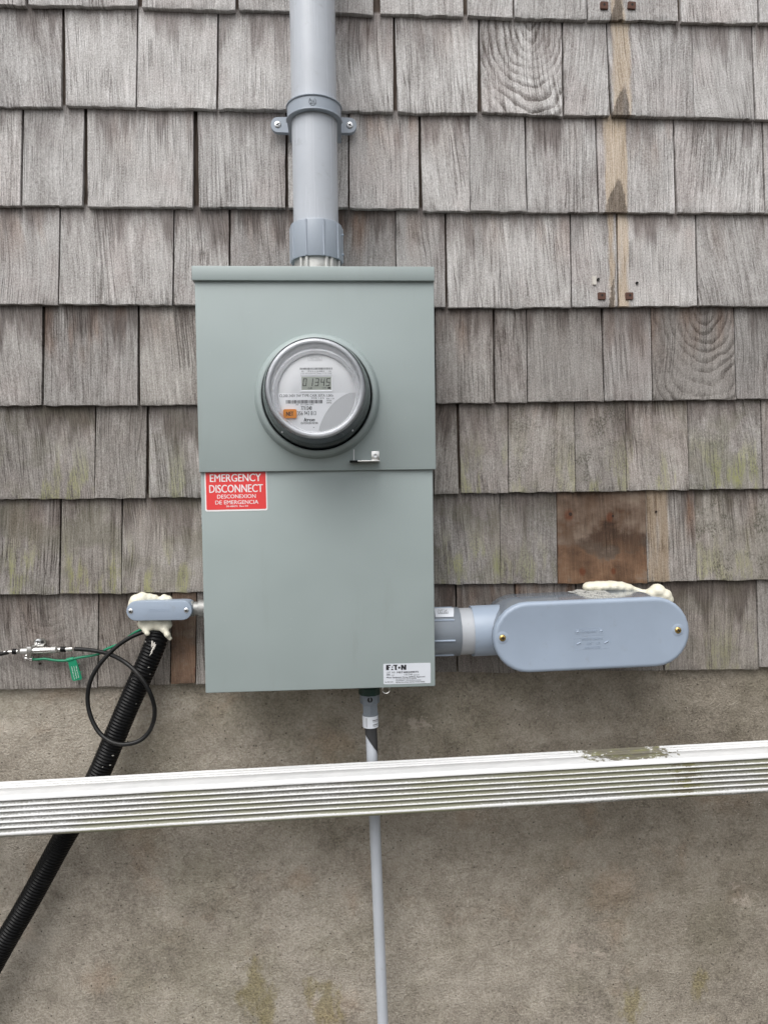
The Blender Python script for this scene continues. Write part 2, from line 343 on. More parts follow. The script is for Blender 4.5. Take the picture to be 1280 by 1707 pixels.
# ------------------------------------------------------------------ mesh helpers
def tag(o, label=None, cat=None, group=None, kind=None):
    if label: o['label'] = label
    if cat: o['category'] = cat
    if group: o['group'] = group
    if kind: o['kind'] = kind
    return o
def thing(name, loc, label, cat, group=None):
    o = bpy.data.objects.new(name, None); C.objects.link(o); o.location = loc; o.empty_display_size = .02
    return tag(o, label, cat, group)
def rootloc(o):
    v = Vector((0, 0, 0))
    while o: v += o.location; o = o.parent
    return v
def obj(name, bm, mat, parent=None, loc=None, angle=38, smooth=True):
    me = bpy.data.meshes.new(name)
    off = rootloc(parent) if parent else (Vector(loc) if loc else Vector((0, 0, 0)))
    bmesh.ops.translate(bm, verts=bm.verts, vec=-off)
    bmesh.ops.recalc_face_normals(bm, faces=bm.faces)
    bm.to_mesh(me); bm.free()
    me.materials.append(M[mat])
    if smooth:
        for p in me.polygons: p.use_smooth = True
        me.set_sharp_from_angle(angle=R(angle))
    o = bpy.data.objects.new(name, me); C.objects.link(o)
    if parent: o.parent = parent
    elif loc: o.location = loc
    return o
def nb(): return bmesh.new()
def box(bm, x0, x1, y0, y1, z0, z1, bev=0, seg=2):
    t = bmesh.new()
    vs = [t.verts.new((x, y, z)) for x in (x0, x1) for y in (y0, y1) for z in (z0, z1)]
    for f in ((0, 1, 3, 2), (4, 6, 7, 5), (0, 4, 5, 1), (2, 3, 7, 6), (0, 2, 6, 4), (1, 5, 7, 3)): t.faces.new([vs[i] for i in f])
    bmesh.ops.recalc_face_normals(t, faces=t.faces)
    if bev: bmesh.ops.bevel(t, geom=list(t.edges), offset=bev, segments=seg, affect='EDGES', profile=.5)
    merge(bm, t)
def merge(bm, t, mat=None):
    if mat: bmesh.ops.transform(t, matrix=mat, verts=t.verts)
    me = bpy.data.meshes.new('tmp'); t.to_mesh(me); t.free(); bm.from_mesh(me); bpy.data.meshes.remove(me)
def basis(axis, ref=None):
    a = Vector(axis).normalized()
    r = Vector(ref) if ref else (Vector((0, 0, 1)) if abs(a.z) < .9 else Vector((1, 0, 0)))
    u = (r - a*r.dot(a)).normalized(); return a, u, a.cross(u)
def lathe(bm, o, axis, prof, seg=48, cap0=True, cap1=True, ref=None, rfun=None):
    a, u, v = basis(axis, ref); o = Vector(o); rings = []
    for r, t in prof:
        ring = []
        for i in range(seg):
            th = 2*math.pi*i/seg; rr = r*(rfun(th, t) if rfun else 1)
            ring.append(bm.verts.new(o + a*t + u*(rr*math.cos(th)) + v*(rr*math.sin(th))))
        rings.append(ring)
    for p, q in zip(rings, rings[1:]):
        for i in range(seg): bm.faces.new((p[i], p[(i+1) % seg], q[(i+1) % seg], q[i]))
    if cap0: bm.faces.new(rings[0][::-1])
    if cap1: bm.faces.new(rings[-1])
def spline(pts, n):
    pts = [Vector(p) for p in pts]; P = [pts[0]*2-pts[1]]+pts+[pts[-1]*2-pts[-2]]; out = []
    for i in range(1, len(P)-2):
        for k in range(n):
            t = k/n; a, b, c, d = P[i-1:i+3]
            out.append(.5*((2*b)+(c-a)*t+(2*a-5*b+4*c-d)*t*t+(3*b-a-3*c+d)*t**3))
    out.append(pts[-1]); return out
def tube(bm, pts, rad, seg=12, caps=True):
    pts = [Vector(p) for p in pts]; n = len(pts); rings = []
    tan = [(pts[min(i+1, n-1)]-pts[max(i-1, 0)]).normalized() for i in range(n)]
    a, u, v = basis(tan[0])
    for i in range(n):
        u = (u - tan[i]*u.dot(tan[i])).normalized(); v = tan[i].cross(u)
        r = rad[i] if isinstance(rad, (list, tuple)) else rad
        rings.append([bm.verts.new(pts[i]+u*(r*math.cos(2*math.pi*k/seg))+v*(r*math.sin(2*math.pi*k/seg))) for k in range(seg)])
    for p, q in zip(rings, rings[1:]):
        for i in range(seg): bm.faces.new((p[i], p[(i+1) % seg], q[(i+1) % seg], q[i]))
    if caps: bm.faces.new(rings[0][::-1]); bm.faces.new(rings[-1])
def stadium(L, H, inset=0, seg=14):
    r = H/2-inset; c = L/2-H/2; pts = []
    for i in range(seg+1): a = -math.pi/2+math.pi*i/seg; pts.append((c+r*math.cos(a), r*math.sin(a)))
    for i in range(seg+1): a = math.pi/2+math.pi*i/seg; pts.append((-c+r*math.cos(a), r*math.sin(a)))
    return pts
def rrect(w, h, r, seg=5):
    pts = []
    for cx, cy, a0 in ((w/2-r, h/2-r, 0), (-w/2+r, h/2-r, 90), (-w/2+r, -h/2+r, 180), (w/2-r, -h/2+r, 270)):
        for i in range(seg+1): a = R(a0+90*i/seg); pts.append((cx+r*math.cos(a), cy+r*math.sin(a)))
    return pts
def loft(bm, outs, frame, caps=(True, True)):
    """outs: list of (points2d, depth); frame: (origin, ux, uy, un)"""
    o, ux, uy, un = frame; rings = []
    for pts, dep in outs: rings.append([bm.verts.new(o+ux*x+uy*y+un*dep) for x, y in pts])
    for p, q in zip(rings, rings[1:]):
        n = len(p)
        for i in range(n): bm.faces.new((p[i], p[(i+1) % n], q[(i+1) % n], q[i]))
    if caps[0]: bm.faces.new(rings[0][::-1])
    if caps[1]: bm.faces.new(rings[-1])
def frame(o, rot=0):
    c, s = math.cos(rot), math.sin(rot)
    return (Vector(o), Vector((c, 0, s)), Vector((-s, 0, c)), Vector((0, -1, 0)))
def text(bm, s, h, fr, x, y, align='LEFT', width=None, bold=0, ext=0, dep=.0003, shear=0, rot=0):
    """flat letters of cap height h at (x, y) of a frame; width stretches the line to that length"""
    cu = bpy.data.curves.new('t', 'FONT'); cu.body = s; cu.size = h/.72;  cu.shear = shear
    cu.extrude = ext; cu.resolution_u = 3; cu.align_x = 'LEFT'
    ob = bpy.data.objects.new('t', cu); C.objects.link(ob)
    dg = bpy.context.evaluated_depsgraph_get()
    me = bpy.data.meshes.new_from_object(ob.evaluated_get(dg))
    bpy.data.objects.remove(ob); bpy.data.curves.remove(cu)
    if not me.vertices: return
    xs = [v.co.x for v in me.vertices]; x0, x1 = min(xs), max(xs)
    k = width/(x1-x0) if width else 1; wd = (x1-x0)*k
    sx = {'LEFT': 0, 'CENTER': -wd/2, 'RIGHT': -wd}[align]
    o, ux, uy, un = fr; c, sn = math.cos(rot), math.sin(rot)
    if bold:
        for i_, q_ in enumerate((-1, 1)):
            m2 = me.copy()
            for v in m2.vertices:
                a, b = (v.co.x-x0)*k+sx+q_*bold, v.co.y
                a, b = a*c-b*sn, a*sn+b*c
                v.co = o+ux*(x+a)+uy*(y+b)+un*(dep+v.co.z+.00004*(i_+1))
            bm.from_mesh(m2); bpy.data.meshes.remove(m2)
    for v in me.vertices:
        a, b = (v.co.x-x0)*k+sx, v.co.y
        a, b = a*c-b*sn, a*sn+b*c
        v.co = o+ux*(x+a)+uy*(y+b)+un*(dep+v.co.z)
    bm.from_mesh(me); bpy.data.meshes.remove(me)
def flat(bm, pts, fr, dep=.0003):
    o, ux, uy, un = fr
    bm.faces.new([bm.verts.new(o+ux*x+uy*y+un*dep) for x, y in pts])
def bar(bm, x0, x1, y0, y1, fr, dep=.0003): flat(bm, [(x0, y0), (x1, y0), (x1, y1), (x0, y1)], fr, dep)
def screw(name, parent, o, r, mat, n=(0, -1, 0), dome=.4):
    o = Vector(o); bm = nb()
    lathe(bm, o, n, [(r, 0), (r*1.0, r*.12), (r*.85, r*dome*.75), (r*.5, r*dome), (r*.1, r*dome*1.05)], 20)
    s = obj(name, bm, mat, parent); bm = nb()
    a, u, v = basis(n); ang = random.uniform(0, 1.5); u, v = u*math.cos(ang)+v*math.sin(ang), v*math.cos(ang)-u*math.sin(ang)
    for p, q in ((u, v), (v, u)):
        c = o+a*(r*dome*1.0)
        vs = [bm.verts.new(c+p*(sx*r*.55)+q*(sy*r*.13)+a*(r*.1)) for sx, sy in ((-1, -1), (1, -1), (1, 1), (-1, 1))]
        bm.faces.new(vs); a_off = a*.00012; c = c + a_off
        o = o + a*.00012
    obj('cross_slot', bm, 'slot', s, smooth=False); return s

# ================================================================== the setting
bm = nb(); 
box(bm, -6, 6, -14, .25, -.2, 0)
tag(obj('ground', bm, 'ground'), kind='structure')

# foundation wall: parged concrete, a real uneven skin
zt = W(600, 1128, 0).z
bm = nb(); nx, nz = 300, 150; X0, X1, Z0, Z1 = -1.35, 1.5, 0.0, zt+.05; grid = []
for j in range(nz+1):
    row = []
    for i in range(nx+1):
        x = X0+(X1-X0)*i/nx; z = Z0+(Z1-Z0)*j/nz
        n = mnoise.fractal((x*2.2, z*2.2, 3.3), 1.0, 2.0, 4)*.0045+mnoise.fractal((x*14, z*14, 8.1), .9, 2.0, 4)*.0026+mnoise.fractal((x*7+z*5, z*22, 4.1), .9, 2.0, 3)*.0012
        n += mnoise.noise((x*70, z*70, 2))*.0007
        n = max(-.0065, min(.0065, n))
        row.append(bm.verts.new((x, .014-n, z)))
    grid.append(row)
for j in range(nz):
    for i in range(nx): bm.faces.new((grid[j][i], grid[j][i+1], grid[j+1][i+1], grid[j+1][i]))
box(bm, X0, X1, .03, .25, Z0, Z1)
fw = obj('foundation_wall', bm, 'concrete', loc=(0, .1, 0), angle=60)
tag(fw, 'rough grey-brown concrete foundation wall below the wooden shingles', 'wall')

# ------------------------------------------------------------------ the shingle wall
wall = thing('shingle_wall', (0, .1, zt), 'weathered grey cedar shingle wall behind the meter box', 'wall')
bm = nb(); box(bm, X0, X1, .03, .1, zt-.01, 2.95)
obj('sheathing', bm, 'sheath', wall)

def shingle(xl, xr, zb0, zb1, hvis, o):
    """one tapered shingle: xl/xr = (top, bottom) x in metres, zb0/zb1 = butt height at its two corners"""
    seed = random.random()*6
    L = .362
    thick = o.get('thick', random.uniform(.0082, .0105)); dd = o.get('d', random.uniform(-.0008, .001))
    twist = random.uniform(-.0012, .0012); cup = random.uniform(-.0012, .0014); curl = random.uniform(0, .0015)
    wbot = xr[1]-xl[1]; bm = nb()
    la = [bm.verts.layers.float_vector.new(k) for k in ('uvw', 'pa', 'pb', 'pc', 'pd')]; lt = bm.verts.layers.float.new('tint'); tint = o.get('tint', .1)
    st = o.get('strip', (0, 0, 0))
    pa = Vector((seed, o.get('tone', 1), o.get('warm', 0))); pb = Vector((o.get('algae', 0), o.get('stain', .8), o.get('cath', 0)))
    pc = Vector(st); pd = Vector((o.get('brown', 0), o.get('speck', 0), wbot))
    vs = [0, .0012, .012, .03, .055, .085, .115, .145, hvis+.005, L]
    def slab(ua, ub, crack=None):
        nu = max(5, int(wbot*(ub-ua)/.006)); F, Bk = [], []
        for j, v in enumerate(vs):
            rf, rb = [], []
            for i in range(nu+1):
                t = ua+(ub-ua)*i/nu; k = min(v/hvis, 1.0)
                x = (xl[1]+(xl[0]-xl[1])*k)*(1-t)+(xr[1]+(xr[0]-xr[1])*k)*t
                if crack:
                    cr = crack(v)
                    if i == nu and ub < 1: x = xl[1]+wbot*cr[0]-cr[1]/2
                    if i == 0 and ua > 0: x = xl[1]+wbot*cr[0]+cr[1]/2
                if i in (0, nu): x += mnoise.noise((v*40, seed*9, i))*.0007
                e = 0
                zb = zb0*(1-t)+zb1*t
                z = zb+v
                if j == 0: z += mnoise.noise((x*160, seed*5, 1))*.0012+mnoise.noise((x*45, seed*5, 7))*.0016+max(0, mnoise.noise((x*70, seed*3, 3))-.42)*.012
                d = dd-.05*v+twist*(t-.5)+cup*(4*(t-.5)**2-.4)+curl*max(0, 1-v/.06)
                d += mnoise.noise((x*120, v*9, seed*7))*.00035
                if j == 0: d -= .0008
                vt = bm.verts.new((x, -d, z))
                vt2 = bm.verts.new((x, -(dd-.05*v)+max(.0018, thick*(1-v/.40)), z))
                for q in (vt, vt2):
                    q[la[0]] = Vector((x-xl[1], v, hvis)); q[la[1]] = pa; q[la[2]] = pb; q[la[3]] = pc; q[la[4]] = pd; q[lt] = tint
                rf.append(vt); rb.append(vt2)
            F.append(rf); Bk.append(rb)
        n = nu
        for j in range(len(vs)-1):
            for i in range(n): bm.faces.new((F[j][i], F[j][i+1], F[j+1][i+1], F[j+1][i]))
            bm.faces.new((F[j][0], F[j+1][0], Bk[j+1][0], Bk[j][0])); bm.faces.new((F[j][n], Bk[j][n], Bk[j+1][n], F[j+1][n]))
        for i in range(n): bm.faces.new((F[0][i], Bk[0][i], Bk[0][i+1], F[0][i+1]))
        bm.faces.new((Bk[0][0], Bk[-1][0], Bk[-1][n], Bk[0][n]))
    cr = o.get('crack')
    if cr:
        fn = lambda v: (cr[0]+(cr[1]-cr[0])*min(1, v/hvis)+mnoise.noise((v*60, seed, 0))*.012, cr[2]*(.5+.8*abs(mnoise.noise((v*30, seed, 4))))*(cr[3] if len(cr) > 3 and v < .09 else 1)+.0002)
        slab(0, cr[0], fn); slab(cr[0], 1, fn)
    else: slab(0, 1)
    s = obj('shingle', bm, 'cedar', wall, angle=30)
    if o.get('label'): s['label'] = o['label']
    return s

# photo-measured joints: (left, right, butt y at left, butt y at right, extra)
T = lambda a: a if isinstance(a, tuple) else (a, a)
rows = [
 [(-60, 42, 6, 8), (48, 228, 8, 10), (237, 392, 12, 17), (398, 552, 15, 20), (557, 622, 20, 25), (634, 772, 22, 26), (780, 854, 26, 29), (858, 977, 29, 32),
  (980, 1130, 31, 35, dict(strip=(.055, .012, .05), tone=.97)), (1136, 1262, 36, 38), (1266, 1400, 38, 41)],
 [(-70, (100, 101), 177, 177), ((105, 110), 226, 175, 178), (229, (361, 360), 179, 181), (364, 500, 181, 183), (504, 655, 183, 186), ((659, 663), (798, 795), 187, 189),
  ((801, 804), (938, 937), 186, 192, dict(cath=1, stain=.5)), (941, (1012, 1016), 191, 192), ((1014, 1021), 1156, 192, 195, dict(strip=(.0175, .0165, .052), crack=(.28, .24, .0008))),
  (1157, 1256, 195, 198), ((1258, 1260), 1390, 199, 200)],
 [(-60, (33, 34), 343, 343), (37, 137, 342, 343), ((143, 147), 321, 345, 345), ((328, 332), 475, 345, 346), ((479, 481), 580, 346, 346), (583, 698, 347, 348), ((702, 705), 783, 351, 352),
  (784, (875, 877), 352, 352), (879, (994, 996), 353, 354), ((997, 999), 1125, 354, 354, dict(strip=(.033, .0205, .062))), ((1127, 1130), 1273, 354, 355), (1276, 1400, 355, 356)],
 [(-70, 96, 507, 507, dict(tone=.93)), (99, 287, 507, 508, dict(crack=(.68, .56, .0012), tone=.93)), (290, (380, 381), 508, 508, dict(tone=.88, warm=.2)), (384, 520, 508, 509, dict(tone=.8, warm=.4)), (524, 659, 509, 511, dict(tone=.72, warm=.8, stain=1)),
  (661, 742, 512, 512, dict(warm=.3, tone=.9)), ((745, 747), 951, 513, 512, dict(crack=(.40, .47, .0008), warm=.25)), (954, 1029, 511, 511, dict(strip=(.0745, .005, .055), warm=.2)),
  (1032, 1161, 511, 510, dict(warm=.15, strip=(.009, .011, 0))), (1164, 1345, 510, 509)],
 [(-90, (67, 69), 676, 676, dict(stain=1.1)), ((72, 73), (227, 229), 676, 676, dict(warm=1.0, stain=1.1)), ((231, 234), 352, 675, 675), (356, 480, 675, 674), (484, 610, 674, 673), (614, 724, 673, 672),
  (727, 822, 672, 672, dict(warm=.6)), (826, 878, 671, 671, dict(tone=.92)), (880, (1004, 1006), 670, 669), (1008, 1087, 668, 668, dict(warm=.45)), (1089, 1226, 667, 666, dict(cath=.75, stain=.5)), (1228, 1340, 665, 664, dict(tone=.95))],
 [(-40, (155, 157), 832, 832, dict(algae=.7)), (158, 242, 831, 831, dict(algae=.1)), ((246, 248), 362, 829, 829, dict(algae=.5)), (366, 500, 828, 827), (504, 640, 827, 826), (644, 722, 825, 824), (724, (761, 764), 823, 823),
  ((766, 769), 847, 822, 822, dict(algae=.7)), (849, 959, 821, 820, dict(algae=.5, speck=.8)), (960, 1044, 820, 819, dict(algae=.6, speck=.9)), (1045, 1148, 818, 817, dict(algae=.6, speck=.4)), (1149, 1271, 816, 815, dict(algae=1, speck=.6)), (1273, 1400, 815, 814)],
 [(-80, (97, 98), 992, 991, dict(algae=1)), (101, (200, 202), 990, 990, dict(algae=1)), (203, 345, 989, 987, dict(algae=.8)), (349, 470, 986, 983), (474, 600, 982, 979), (604, 720, 979, 975), (723, 834, 974, 974, dict(algae=.9, tone=.72)),
  (835, 929, 973, 973, dict(algae=.5, speck=.5)), (930, 1078, 973, 972, dict(brown=1, tone=.9, stain=.2, label='bare brown patch of wood with rusty nail holes')), (1079, 1161, 970, 969, dict(strip=(.022, .02, 0), warm=1, speck=.3)), (1162, 1340, 968, 966, dict(algae=.5, speck=1))],
 [(-50, (161, 162), 1151, 1147, dict(cath=.3)), (163, 283, 1146, 1142, dict(warm=.5)), (286, 326, 1139, 1138, dict(brown=.85, tone=.62, d=.004)), (328, 352, 1140, 1140, dict(tone=1.05, d=.004)), (356, 470, 1139, 1135), (474, 600, 1135, 1130), (604, 720, 1129, 1124), (723, (759, 761), 1121, 1121, dict(warm=.5)),
  ((762, 764), 858, 1121, 1122, dict(warm=.9)), (861, 960, 1120, 1119, dict(warm=.8)), (963, 1104, 1119, 1118, dict(warm=.3)), (1108, 1264, 1118, 1116, dict(algae=.5, speck=.3)), (1266, 1380, 1113, 1112, dict(tone=.68))],
]
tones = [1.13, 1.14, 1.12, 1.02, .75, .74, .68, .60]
rowz = [sum(W(T(q[0])[1], q[2]).z+W(T(q[1])[1], q[3]).z for q in r)/(2*len(r)) for r in rows]
for k, r in enumerate(rows):
    ztop = rowz[k-1] if k else rowz[0]+.174
    items = []
    for q in r:
        o = dict(q[4]) if len(q) > 4 else {}
        a, b = T(q[0]), T(q[1])
        pt = lambda x, y: W(x, y).x
        yt = q[2]-160
        xl = (pt(a[0], yt), pt(a[1], q[2])); xr = (pt(b[0], yt), pt(b[1], q[3]))
        items.append((xl, xr, W(a[1], q[2]).z, W(b[1], q[3]).z, o))
    zb = rowz[k]
    x = items[0][0][1]-.004                                   # carry the courses on beyond the frame
    while x > X0+.02:
        wd = random.uniform(.07, .17); items.append(((x-wd, x-wd), (x, x), zb, zb, {})); x -= wd+.004
    x = items[len(r)-1][1][1]+.004
    while x < X1-.02:
        wd = random.uniform(.07, .17); items.append(((x, x), (x+wd, x+wd), zb, zb, {})); x += wd+.004
    for xl, xr, z0, z1, o in items:
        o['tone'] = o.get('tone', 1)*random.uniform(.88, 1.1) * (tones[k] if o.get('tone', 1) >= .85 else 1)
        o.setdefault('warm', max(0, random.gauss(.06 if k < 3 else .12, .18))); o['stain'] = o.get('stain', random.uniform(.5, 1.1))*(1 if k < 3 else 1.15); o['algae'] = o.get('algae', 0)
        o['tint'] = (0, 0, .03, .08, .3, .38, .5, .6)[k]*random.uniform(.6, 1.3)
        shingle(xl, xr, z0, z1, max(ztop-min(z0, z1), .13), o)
for k in range(3):                                             # courses above the frame
    zb = rowz[0]+.174*(k+1); x = X0+.02
    while x < X1-.02:
        wd = random.uniform(.07, .17)
        shingle((x, x), (x+wd, x+wd), zb, zb, .174, dict(tone=1.04*random.uniform(.93, 1.07), stain=random.uniform(.6, 1.1))); x += wd+.004

# rusted nails in the bare patch and plates left from the old pipe clamps
def nail(px, py, r=.0022, parent=wall, d=.001):
    bm = nb(); p = W(px, py, d); p.y += .006
    lathe(bm, p, (0, -1, 0), [(r, 0), (r, .0052), (r*.8, .006), (r*.35, .0055)], 12)
    obj('nail_head', bm, 'nail', parent)
for px, py, r, d in ((951, 857, .0034, -.004), (1022, 860, .002, -.004), (972, 952, .0032, .0), (1026, 952, .002, .0), (1094, 853, .0022, -.004), (1081, 951, .0028, .0), (66, 1107, .002, 0)):
    nail(px, py, r, wall, d)
for px, py, lab in ((1007, 8, 'rusty square clamp remnant at the top edge, left of the pale strip'), (1053, 8, 'rusty square clamp remnant at the top edge, right of the pale strip'),
                    (1003, 493, 'rusty square plate low on the shingle, left of the joint'), (1049, 493, 'rusty square plate low on the shingle, right of the joint')):
    p = W(px, py, .0015); t = thing('rusty_plate', p, lab, 'plate', 'rusty plates of an old pipe clamp')
    bm = nb(); loft(bm, [([(x*(1+random.uniform(-.12, .12)), y*(1+random.uniform(-.12, .12))) for x, y in rrect(.0145, .013, .0015, 2)], -.004), (rrect(.0145, .013, .0015, 2), .0006), (rrect(.0135, .012, .0015, 2), .0012)], frame(p, random.uniform(-.08, .08)))
    obj('plate', bm, 'rust', t)
    bm = nb(); lathe(bm, p+Vector((random.uniform(-.001, .001), -.0012, .001)), (0, -1, 0), [(.0022, 0), (.002, .0004), (.0006, .0001)], 12); obj('screw_hole', bm, 'slot', t)
for px, py, lab in ((997.5, 465, 'small dark screw hole in the shingle, beside a white chip'), (1062, 471, 'small dark screw hole in the shingle, right of the joint')):
    p = W(px, py, .0002); bm = nb(); lathe(bm, p+Vector((0, .003, 0)), (0, -1, 0), [(.0026, 0), (.0024, .0034), (.0012, .0026)], 12)
    tag(obj('screw_plug', bm, 'slot', loc=p), lab, 'screw')
p = W(991, 467, .0); bm = nb(); loft(bm, [(rrect(.008, .016, .001, 2), -.003), (rrect(.006, .015, .001, 2), .001)], frame(p, .03)); tag(obj('paint_chip', bm, 'rag', loc=p), 'small white chip stuck beside the screw hole', 'chip')

# ================================================================== meter box
DF = .130                                                      # lower door front
ux0 = (W(326, 465, .136).x+W(330, 786, .136).x)/2; ux1 = (W(723, 465, .136).x+W(727, 783, .136).x)/2
uz0 = (W(330, 786.5, .136).z+W(727, 783.5, .136).z)/2; ztopb = (W(319, 443, .142).z+W(724, 443, .142).z)/2; zlid = (W(319, 467, .142).z+W(724, 467, .142).z)/2
lx0 = (W(336, 790, DF).x+W(341, 1157, DF).x)/2; lx1 = (W(722, 790, DF).x+W(725, 1143, DF).x)/2
lz0 = (W(341, 1157, DF).z+W(725, 1143.5, DF).z)/2
mbox = thing('meter_box', ((ux0+ux1)/2, 0, lz0), 'tall grey-green steel meter box with round electric meter and red sticker', 'meter box')
bm = nb(); box(bm, lx0+.003, lx1-.003, -.1145, -.001, lz0+.003, ztopb-.003, .0015)
obj('enclosure', bm, 'enamel', mbox)
bm = nb(); box(bm, W(319, 443, .142).x, W(724, 443, .142).x, -.142, -.002, zlid, ztopb, .0012)
obj('top_cover', bm, 'enamel', mbox)
bm = nb(); box(bm, lx0, lx1, -DF, -.115, lz0, uz0+.012, .0016, 3)
box(bm, lx0+.001, lx1-.001, -.124, -.116, lz0+.001, lz0+.004, .0005)
door = obj('lower_door', bm, 'enamel', mbox)
# upper cover with the raised socket ring
mc = W(529, 660, .142); MX, MZ = mc.x, mc.z
bm = nb(); box(bm, ux0, ux1, -.136, -.116, uz0, zlid+.006, .0014, 3)
up = obj('upper_cover', bm, 'enamel', mbox)
bm = nb(); lathe(bm, (MX, -.1355, MZ), (0, -1, 0), [(.1005, -.002), (.1, .0005), (.0985, .0022), (.0975, .007), (.0965, .012), (.0945, .0162), (.0915, .0185), (.0885, .0185), (.0872, .0172), (.0868, .002)], 96, cap0=False, cap1=False)
obj('socket_ring', bm, 'enamel', mbox)
# hinge knuckles and side screws
for px, y0, y1 in ((333.5, 858, 882), (338.5, 1016, 1042)):
    a, b = W(px, y0, .11), W(px, y1, .11); bm = nb()
    box(bm, lx0-.0035, lx0+.004, -.113, -.106, b.z, a.z, .0008); h = obj('hinge', bm, 'zinc', mbox)
    for k in (.25, .75):
        bm = nb(); lathe(bm, (lx0-.0035, -.1095, b.z+(a.z-b.z)*k), (-1, 0, 0), [(.0022, 0), (.0018, .001), (.0005, .0012)], 12); obj('rivet', bm, 'slot', h)
bm = nb(); p = W(723, 817, .11); lathe(bm, (lx1-.003, -.108, p.z), (1, 0, 0), [(.003, 0), (.0028, .002), (.001, .0026)], 14); obj('side_screw', bm, 'zinc', mbox)
for px in (600, 710, 480):
    bm = nb(); p = W(px, 442, .11); lathe(bm, (p.x, -.12, ztopb-.0005), (0, 0, 1), [(.0042, 0), (.004, .0012), (.002, .0018)], 16); obj('cover_screw', bm, 'zinc', mbox)
bm = nb(); p = W(712, 1139, DF); lathe(bm, (p.x, -DF, p.z), (0, -1, 0), [(.0011, 0), (.0008, .0006)], 10); obj('door_dimple', bm, 'zinc', mbox)
# hasp under the meter
a, b = W(596, 769, .15), W(633, 769, .15)
bm = nb(); box(bm, a.x, b.x, -.156, -.1355, a.z-.001, a.z+.0012, .0004)
c = W(619, 752, .14); box(bm, c.x, b.x, -.1378, -.1358, a.z, c.z, .0004)
hasp = obj('hasp', bm, 'steel', mbox)
bm = nb(); lathe(bm, ((c.x+b.x)/2, -.1378, (a.z+c.z)/2+.001), (0, -1, 0), [(.0042, 0), (.0042, .0005), (.0026, .0008), (.0012, .0003)], 16); obj('hasp_screw', bm, 'zinc', hasp)
q = W(590, 767, .15); bm = nb(); tube(bm, [(q.x, -.151, q.z-.001), (q.x, -.151, W(590, 749, .15).z)], .0008, 8); obj('pin', bm, 'zinc', hasp)
bm = nb(); box(bm, W(583, 767, .15).x, W(599, 767, .15).x, -.1555, -.1358, q.z-.0035, q.z-.0005, .0005); obj('pin_base', bm, 'black', hasp)

# red emergency sticker
c00, c10 = W(341, 788, DF), W(445, 787, DF); c01, c11 = W(342, 853, DF), W(446, 850, DF)
ctr = (c00+c10+c01+c11)/4; sw = (c10-c00).length; sh = c00.z-c01.z+.004
fr = frame(ctr+Vector((0, -.00005, .002)), .005)
bm = nb(); loft(bm, [(rrect(sw, sh, .003), 0), (rrect(sw, sh, .003), .0003)], fr); st = obj('warning_sticker', bm, 'white_ink', mbox, smooth=False)
bm = nb(); loft(bm, [(rrect(sw-.004, sh-.003, .002), .0003), (rrect(sw-.004, sh-.003, .002), .00045)], (fr[0]+fr[2]*.0012, fr[1], fr[2], fr[3])); obj('red_field', bm, 'red', st, smooth=False)
bm = nb(); u = sw/840.0; Y = lambda py: (473-py)*u                       # sticker measured in an enlarged crop
X_ = lambda x: (x-580)*u
for s, y, h, x0, x1, bo in (('EMERGENCY', 348, 108, 235, 920, .0005), ('DISCONNECT', 495, 110, 222, 942, .0005), ('DESCONEXION', 575, 54, 325, 843, .0003), ('DE EMERGENCIA', 655, 54, 297, 877, .0003), ('30-48474  Rev 04', 695, 24, 442, 735, .00005)):
    text(bm, s, h*u, fr, X_((x0+x1)/2), Y(y)-.0005, 'CENTER', (x1-x0)*u, bo*.5 if h > 60 else .00008, dep=.0006)
obj('lettering', bm, 'white_ink', st, smooth=False)

# white rating label at the door's foot
def quad(pts, d):
    q = [W(x, y, d) for x, y in pts]; c = sum(q, Vector())/4
    return c, (q[1]-q[0]).length, (q[0]-q[3]).length
c, lw, lh = quad([(640, 1105), (718.5, 1107), (717, 1141), (638, 1139)], DF)
fr = frame(c+Vector((0, -.00005, 0)), -.003)
bm = nb(); loft(bm, [(rrect(lw, lh, .0015), 0), (rrect(lw, lh, .0015), .0003)], fr); rl = obj('rating_label', bm, 'white_label', mbox, smooth=False)
bm = nb(); u = lw/1015.0; X_ = lambda x: (x-615)*u; Y = lambda y: (290-y)*u
def poly(pts): flat(bm, [(X_(x), Y(y)) for x, y in pts], fr, .0005)
